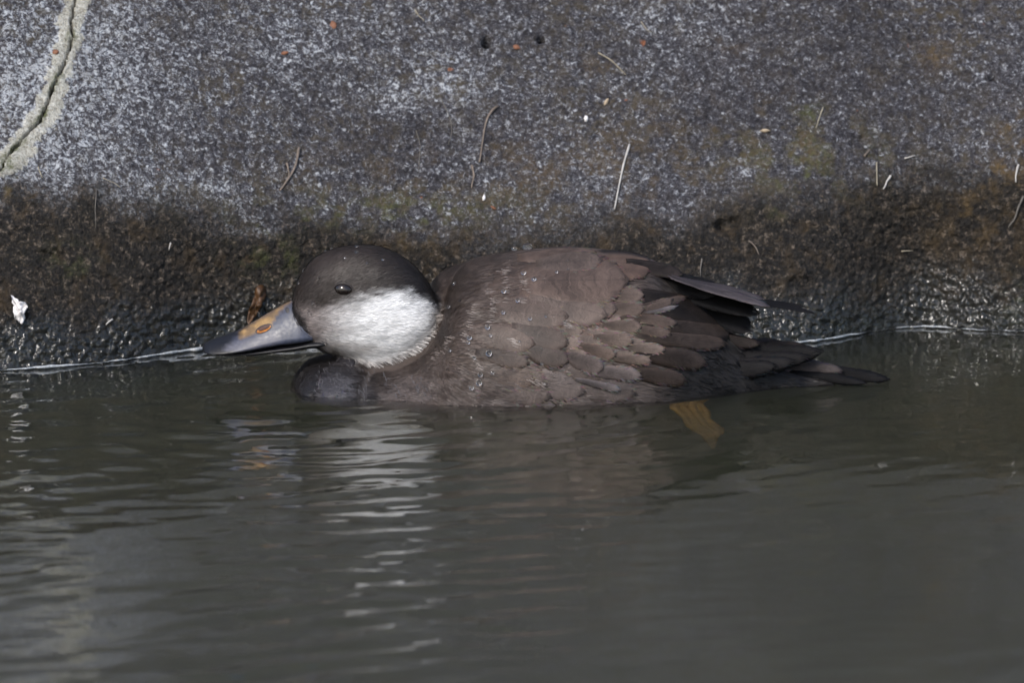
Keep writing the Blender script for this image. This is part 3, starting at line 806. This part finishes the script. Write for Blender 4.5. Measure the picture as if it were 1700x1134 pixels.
bt = np.cross(bd, vdir); bt /= np.maximum(np.linalg.norm(bt, axis=1), 1e-6)[:, None]
bp = bp + vdir * 0.00025
Vb_ = np.stack([bp - bt * .00016 - bd * bl_ * .5, bp + bt * .00016 - bd * bl_ * .5, bp + bt * .00014 + bd * bl_ * .3, bp - bt * .00014 + bd * bl_ * .3, bp + bd * bl_ + vdir * .0001], 1).reshape(-1, 3)
kk = np.arange(nb)[:, None] * 5
tag(mesh_np('loose_barbs', Vb_, np.vstack([kk + np.array([0, 1, 2]), kk + np.array([0, 2, 3]), kk + np.array([3, 2, 4])]), MAT_HAIR, duck, True, None, {'plum': np.repeat(bcl, 5, 0)}, None, np.repeat(np.array([nearest_n(p) for p in bp]), 5, 0)), kind='stuff')

# ------------------------------------------------------------------ bill
def bill_mat():
    m = M('bill_horn', 0.4, 0.4)
    c = m.attr('plum', 'Color'); o = m.obj()
    f = m.noise(o, 420, 4, 0.6)
    m.set('Base Color', m.mix(1.0, c, m.ramp(f, [(0.3, 0.82), (0.7, 1.15)]), 'MULTIPLY'))
    m.set('Roughness', m.ramp(f, [(0.3, 0.32), (0.7, 0.5)]))
    m.set('Normal', m.bump(f, 0.25, 0.0004))
    return m.m
MAT_BILL = bill_mat()
BY = HEADY
def bill_mesh(name, secs, wfun, colf, n=26, parent=duck):
    secs = np.array(secs, float); m = len(secs) * 4
    s = np.stack([np.interp(np.linspace(0, 1, m), np.linspace(0, 1, len(secs)), secs[:, i]) for i in range(4)], -1)
    s[1:-1] = .25 * s[:-2] + .5 * s[1:-1] + .25 * s[2:]
    V = []
    for px, t, b, hw in s:
        zt, zb = Z(t, BY), Z(b, BY)
        ring = []
        for k in range(n):
            a = 2 * math.pi * k / n
            h = (1 - math.cos(a)) / 2          # 0 bottom .. 1 top
            sg = 1 if math.sin(a) >= 0 else -1
            wv = wfun(h, px) * hw
            ring.append((X(px), BY + sg * wv, zb + (zt - zb) * h))
        V.append(ring)
    V = np.array(V).reshape(-1, 3)
    F = [(a * n + b, a * n + (b + 1) % n, (a + 1) * n + (b + 1) % n, (a + 1) * n + b) for a in range(m - 1) for b in range(n)]
    i0 = len(V); V = np.vstack([V, V[:n].mean(0), V[-n:].mean(0)])
    F3 = [(i0, (b + 1) % n, b, b) for b in range(n)]
    qpx, qpy = project(np.stack([V[:, 0], BY - np.abs(V[:, 1] - BY), V[:, 2]], -1))
    me_f = np.array(F)
    o = mesh_np(name, V, me_f, MAT_BILL, parent, True, None, {'plum': colf(qpx, qpy)})
    b_ = bmesh.new(); b_.from_mesh(o.data); b_.verts.ensure_lookup_table()
    for b in range(n): b_.faces.new((b_.verts[i0], b_.verts[(b + 1) % n], b_.verts[b])).smooth = True
    bmesh.ops.recalc_face_normals(b_, faces=b_.faces); b_.to_mesh(o.data); b_.free()
    return o
def upper_w(h, px):
    e = 1.5
    top = 0.20
    w_ = (1 - h ** e) * (1 - top) + top * math.sqrt(max(0, 1 - h ** 4))
    return w_ * min(1.0, (h / 0.10) ** 0.5 if h < 0.10 else 1.0)
YEL = [(394, 550), (420, 533), (450, 511), (478, 498), (486, 499), (466, 514), (454, 533), (446, 545), (420, 553), (402, 562), (396, 560)]
def upper_col(px, py):
    n1 = fbm(px / 7, py / 5, 81, 3)
    blue = np.array([0.036, 0.043, 0.070]); yel = np.array([0.25, 0.155, 0.065]); blk = np.array([0.007, 0.007, 0.009])
    c = np.ones((len(px), 3)) * blue * (1 + .25 * n1)[:, None]
    pl = np.exp(-polydist(px, py, [(375, 577), (420, 570), (455, 560)]) ** 2 / 120.)[:, None]
    c = c * (1 - .6 * pl) + np.array([0.13, 0.125, 0.145]) * .6 * pl
    ym = (1 - sstep(-2.5, 2.5, sdf(px, py, YEL) + 5 * n1))[:, None] * (0.9 + .1 * np.sign(n1 + .15))[:, None]
    yy_ = yel * (1 + .5 * n1)[:, None]
    ridge = np.exp(-(polydist(px, py, [(394, 548), (420, 534), (445, 519), (466, 507), (482, 498)]) / 4.5) ** 2)[:, None]
    yy_ = yy_ * (1 - .75 * ridge) + np.array([0.06, 0.04, 0.028]) * .75 * ridge
    c = c * (1 - ym) + yy_ * ym
    tip = (1 - sstep(384, 400, px + 7 * n1 + 0.9 * (py - 560)))[:, None]
    c = c * (1 - tip) + blk * tip
    bot = sstep(0, 4, py - np.interp(px, [337, 400, 440, 480, 530], [581, 582, 577, 568, 562]))[:, None]
    return c * (1 - bot) + blk * bot
bill = bill_mesh('bill', [(337, 574, 580, .004), (341, 569, 585, .009), (350, 564, 587, .0135), (372, 557, 587, .0165), (396, 548, 584, .0172), (420, 535, 580, .0168), (445, 520, 576, .0162), (466, 508, 573, .0164), (484, 499, 572, .0172), (500, 496, 570, .0178), (520, 500, 566, .0165)], upper_w, upper_col)
def lower_w(h, px): return math.sqrt(max(0, 1 - (2 * h - 1) ** 2)) * (0.8 + .2 * h)
bill_mesh('lower_mandible', [(352, 584, 588, .008), (375, 584, 590, .012), (410, 580, 590, .0145), (450, 574, 586, .0152), (490, 568, 581, .0162), (512, 562, 578, .0178), (532, 560, 575, .0200), (541, 563, 571, .0190)], lower_w,
          lambda px, py: np.ones((len(px), 3)) * np.array([0.014, 0.014, 0.017]), parent=bill)
BB = BVHTree.FromObject(bill, bpy.context.evaluated_depsgraph_get())
def bill_hit(px, py):
    loc, nor, i, d_ = BB.ray_cast(Vector(CAM), Vector(ray(px, py)))
    if loc is None: loc, nor, i, d_ = BB.find_nearest(Vector(at_y(px, py, BY - .01)))
    return np.array(loc), np.array(nor)
def patch(name, cxp, cyp, rx, ry, ang, mat, off, dome, parent, hitf=bill_hit, rings=4, n=20):
    V = []; 
    for a in range(rings + 1):
        q = a / rings
        for k in range(n if a else 1):
            t = 2 * math.pi * k / n
            ex_, ey_ = rx * q * math.cos(t), ry * q * math.sin(t)
            P, N = hitf(cxp + ex_ * math.cos(ang) - ey_ * math.sin(ang), cyp + ex_ * math.sin(ang) + ey_ * math.cos(ang))
            V.append(P + N * (off + dome * (1 - q * q)))
    F = [(0, 1 + k, 1 + (k + 1) % n, 1 + (k + 1) % n) for k in range(n)]
    b_ = bmesh.new(); vv = [b_.verts.new(v) for v in V]
    for k in range(n): b_.faces.new((vv[0], vv[1 + k], vv[1 + (k + 1) % n]))
    for a in range(rings - 1):
        for k in range(n):
            i1 = 1 + a * n; i2 = 1 + (a + 1) * n
            b_.faces.new((vv[i1 + k], vv[i2 + k], vv[i2 + (k + 1) % n], vv[i1 + (k + 1) % n]))
    bmesh.ops.recalc_face_normals(b_, faces=b_.faces)
    for f in b_.faces: f.smooth = True
    me_ = bpy.data.meshes.new(name); b_.to_mesh(me_); b_.free(); me_.materials.append(mat)
    o = bpy.data.objects.new(name, me_); col.objects.link(o); o.parent = parent
    return o
MAT_RIM = plain('nostril_rim', (0.03, 0.028, 0.03), 0.3, 0.3, 400, .2)
MAT_ORANGE = plain('nostril_orange', (0.30, 0.105, 0.012), 0.25, 0.5, 500, .2, spec=.5)
MAT_PIT = plain('nostril_pit', (0.05, 0.014, 0.006), 0.5, 0.3, 400, .2)
patch('nostril_rim', 438, 546, 15, 6.0, -.42, MAT_RIM, .0003, .0002, bill)
ns = patch('nostril', 438.5, 547.2, 13.0, 4.4, -.42, MAT_ORANGE, .0007, -.0001, bill)
patch('nostril_pit', 439, 545.2, 10.5, 3.2, -.42, MAT_PIT, .0010, -.0001, bill)
patch('bill_spot', 477, 515, 3.2, 5, -.1, MAT_RIM, .0003, .0001, bill)

# ------------------------------------------------------------------ eye
MAT_EYE = M('eye_gloss', 0.04, 0.6); MAT_EYE.set('Base Color', MAT_EYE.ramp(MAT_EYE.noise(MAT_EYE.obj(), 600, 2), [(0.4, (0.008, 0.006, 0.006)), (0.7, (0.02, 0.013, 0.010))])); MAT_EYE = MAT_EYE.m
MAT_LID = plain('eyelid', (0.026, 0.021, 0.02), 0.5, 0.3, 700, .3)
def eye_at(side):
    P, N = hit(570, 480)
    if side > 0: P = P * np.array([1, -1, 1]) + np.array([0, 2 * HEADY, 0]); N = N * np.array([1, -1, 1])
    bm_ = bmesh.new(); bmesh.ops.create_uvsphere(bm_, u_segments=28, v_segments=18, radius=1)
    for v in bm_.verts: v.co = Vector((v.co.x * .0060, v.co.y * .0042, v.co.z * .0039))
    for f in bm_.faces: f.smooth = True
    me_ = bpy.data.meshes.new('eye'); bm_.to_mesh(me_); bm_.free(); me_.materials.append(MAT_EYE)
    o = bpy.data.objects.new('eye', me_); col.objects.link(o); o.parent = duck
    o.location = P - N * .0017; o.rotation_euler = (0, R(6), math.atan2(N[0], -N[1]) * 1.0); o.scale = (1.1, 1.1, 1.1)
    # eyelid ring
    V = []; F = []; nU, nW = 32, 8
    for a in range(nU):
        t = 2 * math.pi * a / nU
        for b in range(nW):
            q = 2 * math.pi * b / nW
            rad = .0009 if math.sin(t) > 0 else .0013
            r1x = .0060 + rad * .5 * math.cos(q); r1z = .0040 + rad * .8 * math.cos(q)
            V.append((r1x * math.cos(t), -side * -.0012 * 1 + (.0009 * math.sin(q)) * 1, r1z * math.sin(t)))
            F.append((a * nW + b, a * nW + (b + 1) % nW, ((a + 1) % nU) * nW + (b + 1) % nW, ((a + 1) % nU) * nW + b))
    lid = mesh_np('eyelid', V, F, MAT_LID, o)
    return o
eye_at(-1); eye_at(1)

# ------------------------------------------------------------------ foot under water
MAT_FOOT = plain('foot_skin', (0.22, 0.125, 0.026), 0.45, 0.35, 260, .5)
def refr(px, py, depth):
    d = ray(px, py); t = -CAM[2] / d[2]; H = CAM + d * t
    n = np.array([0, 0, 1.]); eta = 1 / 1.333; c = -d @ n
    r_ = eta * d + (eta * c - math.sqrt(1 - eta * eta * (1 - c * c))) * n
    return H + r_ * (depth / -r_[2])
def tube(name, pts, rad, mat, parent, n=10):
    pts = [np.array(p, float) for p in pts]; V = []; F = []
    for i, p in enumerate(pts):
        t = pts[min(i + 1, len(pts) - 1)] - pts[max(i - 1, 0)]; t /= np.linalg.norm(t)
        a = np.cross(t, [0.3, 1, 0.2]); a /= np.linalg.norm(a); b = np.cross(t, a)
        for k in range(n):
            q = 2 * math.pi * k / n
            V.append(p + (a * math.cos(q) + b * math.sin(q)) * rad[i])
    for i in range(len(pts) - 1):
        for k in range(n): F.append((i * n + k, i * n + (k + 1) % n, (i + 1) * n + (k + 1) % n, (i + 1) * n + k))
    o = mesh_np(name, V, F, mat, parent)
    b_ = bmesh.new(); b_.from_mesh(o.data); b_.verts.ensure_lookup_table()
    b_.faces.new([b_.verts[k] for k in range(n)]); b_.faces.new([b_.verts[(len(pts) - 1) * n + k] for k in range(n)])
    bmesh.ops.recalc_face_normals(b_, faces=b_.faces); b_.to_mesh(o.data); b_.free()
    return o
leg = tube('leg', [(X(1150), -.015, .002), refr(1150, 645, .008), refr(1140, 660, .016), refr(1134, 674, .024)], [.013, .0125, .009, .006], MAT_FOOT, duck)
foot = [refr(1135, 668, .022)]
def toe(pp, d0, d1): return [refr(x, y, d0 + (d1 - d0) * i / (len(pp) - 1)) for i, (x, y) in enumerate(pp)]
toes = [toe([(1130, 646), (1119, 662), (1121, 680), (1140, 694), (1144, 708), (1166, 722), (1186, 748)], .006, .070),
        toe([(1150, 646), (1150, 664), (1146, 676), (1160, 692), (1168, 706), (1184, 716), (1193, 734)], .006, .062),
        toe([(1176, 642), (1180, 656), (1158, 670), (1173, 684), (1172, 696), (1196, 710), (1197, 722)], .005, .054)]
for t_ in toes: tube('toe', t_, [.0042, .0038, .0036, .0032, .0030, .0024, .0012], MAT_FOOT, duck)
Vf = []
for i in range(7):
    for a, b in ((0, 1), (1, 2)):
        for q in (0, .5, 1): Vf.append(toes[a][i] * (1 - q) + toes[b][i] * q + np.array([0, .0015 * math.sin(q * math.pi), 0]))
Vf = np.array(Vf).reshape(7, 6, 3)
web = mesh_np('foot_web', Vf.reshape(-1, 3), grid_faces(7, 6), MAT_FOOT, duck)
sol = web.modifiers.new('thickness', 'SOLIDIFY'); sol.thickness = .0012

# ------------------------------------------------------------------ water beads on the duck
bmd = bmesh.new(); bmesh.ops.create_icosphere(bmd, subdivisions=3, radius=1)
for v in bmd.verts: v.co.z *= .78
for f in bmd.faces: f.smooth = True
DROP = bpy.data.meshes.new('water_bead'); bmd.to_mesh(DROP); bmd.free(); DROP.materials.append(MAT_DROP)
def beads(lst, label, group, lift):
    for px, py, r_ in lst:
        P, N = hit(px, py)
        o = bpy.data.objects.new('water_bead', DROP); col.objects.link(o)
        o.location = P + N * (lift + r_ * S * .25); o.scale = (r_ * S,) * 3
        o.rotation_euler = Vector(N).to_track_quat('Z', 'Y').to_euler()
        tag(o, label, 'water drop', group)
beads([(876, 415, 8)], 'largest clear water bead on the crest of the duck\'s back', None, .0016)
beads([(855, 419, 5), (870, 458, 4), (887, 468, 4), (837, 488, 4), (860, 503, 3.5), (836, 522, 3), (880, 532, 3), (758, 474, 3), (810, 546, 4), (781, 563, 4), (815, 559, 2.5), (779, 571, 3), (812, 588, 5), (788, 595, 3), (798, 622, 4), (796, 636, 5), (784, 644, 4), (725, 542, 4.5), (750, 512, 2.5), (766, 502, 2.5), (751, 584, 2.5), (899, 604, 2.5), (924, 456, 2.5), (943, 438, 2.5), (943, 452, 2), (818, 619, 3), (903, 636, 2.5), (863, 568, 2), (906, 528, 2)],
      'clear round water bead on the brown plumage of the duck', 'water beads on the brown plumage', .0022)
beads([(592, 411, 2.8), (592, 420, 2.8), (549, 409, 2.5), (505, 450, 2.5), (530, 461, 2.5), (573, 429, 2), (610, 438, 2), (655, 445, 2), (540, 414, 2), (635, 432, 2), (497, 470, 2.5)],
      'tiny water bead on the dark cap of the duck', 'water beads on the dark cap', .0006)
beads([(522, 505, 5), (515, 520, 4), (579, 500, 3), (540, 567, 4)], 'clear water bead on the pale cheek of the duck', 'water beads on the cheek', .0006)

# ------------------------------------------------------------------ bits lying on the wall
WPX1, WPY1 = project(P1)
def wall_at(px, py, lift=.0008):
    d = (WPX1 - px) ** 2 + (WPY1 - py) ** 2 + np.where(near, 0, 1e9)
    i, j = np.unravel_index(np.argmin(d), d.shape)
    q = max(i - 3, 0); e = min(i + 4, len(ws)); u = max(j - 3, 0); v = min(j + 4, len(wx))
    top_ = ((P1[q:e, u:v] - P0[i, j]) @ NN[i, j]).max()
    base = P0[i, j] + NN[i, j] * max(top_ - 0.0004, disp[i, j])
    return base + NN[i, j] * lift
def stem(name, pts, r0, mat, label, cat, group=None, taper=.6, sub=3, lift=.0006):
    q = []
    for (a, b) in zip(pts[:-1], pts[1:]):
        for k in range(sub): q.append((a[0] + (b[0] - a[0]) * k / sub, a[1] + (b[1] - a[1]) * k / sub))
    q.append(pts[-1])
    W = np.array([wall_at(x, y, lift) for x, y in q])
    W2 = W.copy(); W2[1:-1] = .25 * W[:-2] + .5 * W[1:-1] + .25 * W[2:]
    n = len(W2); rad = [r0 * (1 - (1 - taper) * i / (n - 1)) * random.uniform(.85, 1.15) for i in range(n)]
    o = tube(name, W2, rad, mat, None, 6)
    return tag(o, label, cat, group)
MAT_STRAW = plain('dry_straw', (0.25, 0.22, 0.165), .6, .3, 200)
MAT_WHITE_TWIG = plain('bleached_stem', (0.40, 0.38, 0.355), .6, .2, 200)
MAT_ROOT = plain('dry_root', (0.15, 0.12, 0.098), .7, .4, 250)
MAT_THREAD = plain('root_thread', (0.11, 0.10, 0.088), .7, .3, 250)
MAT_LEAF = plain('brown_leaf', (0.06, 0.028, 0.010), .5, .5, 160, .6)
MAT_FLUFF = plain('white_fluff', (0.62, 0.60, 0.60), .6, .25, 300, .6)
MAT_SEED = plain('tan_seed', (0.34, 0.27, 0.19), .6, .25, 300)
MAT_RUSTC = plain('rust_chip', (0.17, 0.075, 0.042), .7, .3, 300)
stem('straw_stem', [(1046, 240), (1035, 275), (1027, 310), (1020, 350)], .0009, MAT_WHITE_TWIG, 'long pale bleached straw leaning on the concrete above the duck', 'straw')
stem('dry_root', [(827, 176), (812, 190), (805, 215), (800, 240), (797, 272)], .0010, MAT_ROOT, 'thick pale brown dry root strand on the grey concrete', 'root')
stem('dry_root', [(784, 276), (787, 292), (782, 314)], .0009, MAT_ROOT, 'short kinked root bit just below the thick root strand', 'root')
stem('straw_stem', [(993, 88), (1015, 102), (1040, 125)], .0006, MAT_STRAW, 'thin curved tan straw lying beside a brown patch', 'straw')
stem('straw_stem', [(1368, 178), (1360, 198), (1354, 214)], .0006, MAT_STRAW, 'thin pale straw on a green tinged patch of concrete', 'straw')
stem('straw_stem', [(1456, 270), (1456, 290), (1455, 310)], .0007, MAT_STRAW, 'upright tan straw just above the dark tide band', 'straw')
stem('straw_stem', [(1480, 295), (1472, 303), (1466, 317)], .0008, MAT_WHITE_TWIG, 'bent whitish stem beside the upright tan straw', 'straw')
stem('straw_stem', [(1434, 262), (1445, 248)], .0008, MAT_ROOT, 'short brown straw bit above the upright straw', 'straw')
stem('straw_stem', [(1502, 265), (1520, 259)], .0006, MAT_WHITE_TWIG, 'small flat pale straw right of the brown straw bit', 'straw')
stem('root_thread', [(733, 162), (741, 185), (749, 205), (750, 228), (744, 242)], .0004, MAT_THREAD, 'fine grey root thread hanging left of the thick root strand', 'root')
stem('root_thread', [(690, 220), (698, 240), (696, 285)], .0004, MAT_THREAD, 'fine straight root thread on the speckled concrete', 'root')
stem('root_thread', [(497, 246), (492, 275), (478, 300), (465, 318)], .0011, MAT_ROOT, 'forked dry shred of bark on the speckled concrete', 'root')
stem('root_thread', [(476, 272), (481, 290), (478, 300)], .0009, MAT_ROOT, 'short side strand of the forked bark shred', 'root')
stem('root_thread', [(172, 300), (190, 305), (200, 315)], .0004, MAT_STRAW, 'curled hair thin straw near the cracked mortar seam', 'straw')
stem('root_thread', [(160, 315), (158, 350), (160, 380)], .0004, MAT_THREAD, 'thin thread hanging into the dark band near the seam', 'root')
stem('straw_stem', [(63, 280), (71, 297)], .0005, MAT_STRAW, 'tiny pale straw beside the foot of the mortar seam', 'straw')
stem('straw_stem', [(284, 403), (281, 416)], .0006, MAT_WHITE_TWIG, 'tiny white straw on the dark tide band', 'straw')
stem('straw_stem', [(186, 530), (176, 540)], .0007, MAT_WHITE_TWIG, 'small whitish splinter on the wet black wall', 'straw')
stem('straw_stem', [(1690, 275), (1686, 290), (1687, 303)], .0009, MAT_WHITE_TWIG, 'white stem on the ochre moss patch', 'straw')
stem('root_thread', [(1700, 325), (1690, 345), (1683, 365), (1674, 378)], .0009, MAT_THREAD, 'grey twisted fibre hanging on the dark band below ochre moss', 'root')
stem('root_thread', [(1243, 400), (1256, 412), (1260, 424)], .0006, MAT_ROOT, 'thin curved fibre on the dark band above the wing tip', 'root')
stem('root_thread', [(1166, 430), (1163, 448), (1162, 458)], .0005, MAT_THREAD, 'short grey fibre just above the folded wing', 'root')
stem('straw_stem', [(1495, 419), (1517, 418)], .0005, MAT_STRAW, 'short level straw bit in the middle of the dark band', 'straw')
stem('root_thread', [(688, 18), (698, 28), (706, 36)], .0005, MAT_STRAW, 'short tan straw near the top of the wall', 'straw')
stem('root_thread', [(1064, 36), (1072, 48), (1082, 56)], .0004, MAT_STRAW, 'hair thin bent straw above the curved tan straw', 'straw')
def grain(name, px, py, rx, ry, rz, ang, mat, label, cat, group=None, pinch=.5, lift=None):
    b_ = bmesh.new(); bmesh.ops.create_icosphere(b_, subdivisions=2, radius=1)
    for v in b_.verts:
        k = 1 - pinch * abs(v.co.x) ** 2 + .28 * random.uniform(-1, 1)
        v.co = Vector((v.co.x * rx * S, v.co.y * rz * S * k, v.co.z * ry * S * k))
    for f in b_.faces: f.smooth = True
    me_ = bpy.data.meshes.new(name); b_.to_mesh(me_); b_.free(); me_.materials.append(mat)
    o = bpy.data.objects.new(name, me_); col.objects.link(o)
    o.location = wall_at(px, py, (rz * S * .2) if lift is None else lift); o.rotation_euler = (R(-30), -ang, 0)
    return tag(o, label, cat, group)
grain('seed', 1270, 217, 10, 3.5, 5, R(0), MAT_SEED, 'small tan seed husk resting on the concrete', 'seed')
grain('seed', 1006, 170, 9, 3, 3, R(62), MAT_SEED, 'slim yellowish seed husk standing on end', 'seed')
grain('seed', 972, 197, 4, 6.5, 4, R(0), MAT_FLUFF, 'pale oval seed near the slim yellow husk', 'seed')
grain('seed', 803, 328, 3, 6, 3, R(-8), MAT_FLUFF, 'pale oval seed below the dry root bit', 'seed')
grain('brick_chip', 92, 86, 6, 5, 2.2, R(10), MAT_RUSTC, 'orange brick chip set in the mortar seam', 'chip', pinch=.2, lift=0.0)
grain('brick_chip', 857, 79, 7, 5, 2.2, R(-20), MAT_RUSTC, 'rusty chip between the two dark holes', 'chip', pinch=.2)
grain('brick_chip', 472, 90, 7, 3.5, 2.2, R(10), MAT_RUSTC, 'flat rust coloured chip high on the speckled wall', 'chip', pinch=.2)
grain('brick_chip', 818, 346, 6, 2.5, 2.2, R(-35), MAT_RUSTC, 'thin red chip at the top of the dark band', 'chip', pinch=.3)
grain('brick_chip', 552, 42, 6, 8, 2.2, R(0), MAT_RUSTC, 'dull red stone set in concrete near the top', 'chip', pinch=.2)
# scrap of white fluff
def sheet(name, outline, mat, thick, label, cat, crumple, n=9, lift=.003, dy=0.0):
    o_ = np.array(outline, float); c = o_.mean(0)
    base = wall_at(*c, lift)
    V = []; F = []
    dense = []
    for k in range(len(o_)):
        a_, b2 = o_[k], o_[(k + 1) % len(o_)]
        for f_ in (0, .33, .67): dense.append(a_ + (b2 - a_) * f_ + np.array([random.uniform(-1.6, 1.6), random.uniform(-1.6, 1.6)]))
    o_ = np.array(dense)
    rings = 5; m = len(o_)
    V.append(at_y(c[0], c[1], base[1] - dy))
    for a in range(1, rings + 1):
        for p in o_:
            q = c + (p - c) * a / rings
            P = at_y(q[0], q[1], base[1] - dy)
            P[1] += crumple * fbm(np.array([q[0] / 8.0]), np.array([q[1] / 11.0]), 91, 3)[0] * 1.6 + (q[1] - c[1]) * -S * .35
            V.append(P)
    b_ = bmesh.new(); vv = [b_.verts.new(v) for v in V]
    for k in range(m): b_.faces.new((vv[0], vv[1 + k], vv[1 + (k + 1) % m]))
    for a in range(rings - 1):
        for k in range(m):
            i1 = 1 + a * m; i2 = i1 + m
            b_.faces.new((vv[i1 + k], vv[i2 + k], vv[i2 + (k + 1) % m], vv[i1 + (k + 1) % m]))
    bmesh.ops.recalc_face_normals(b_, faces=b_.faces)
    for f in b_.faces: f.smooth = True
    me_ = bpy.data.meshes.new(name); b_.to_mesh(me_); b_.free(); me_.materials.append(mat)
    o = bpy.data.objects.new(name, me_); col.objects.link(o)
    s_ = o.modifiers.new('thickness', 'SOLIDIFY'); s_.thickness = thick; s_.offset = 0
    return tag(o, label, cat)
sheet('feather_scrap', [(19, 493), (26, 497), (34, 502), (46, 506), (45, 512), (40, 519), (41, 528), (37, 537), (31, 534), (24, 527), (23, 517), (22, 507)], MAT_FLUFF, .0012, 'scrap of crumpled white down stuck to the wet wall', 'feather', .004)
sheet('dead_leaf', [(426, 476), (436, 474), (442, 484), (440, 498), (434, 510), (424, 524), (415, 536), (411, 532), (414, 516), (419, 500), (423, 488)], MAT_LEAF, .0005, 'brown wet dead leaf on the wall behind the bill of the duck', 'leaf', .004, lift=.004)
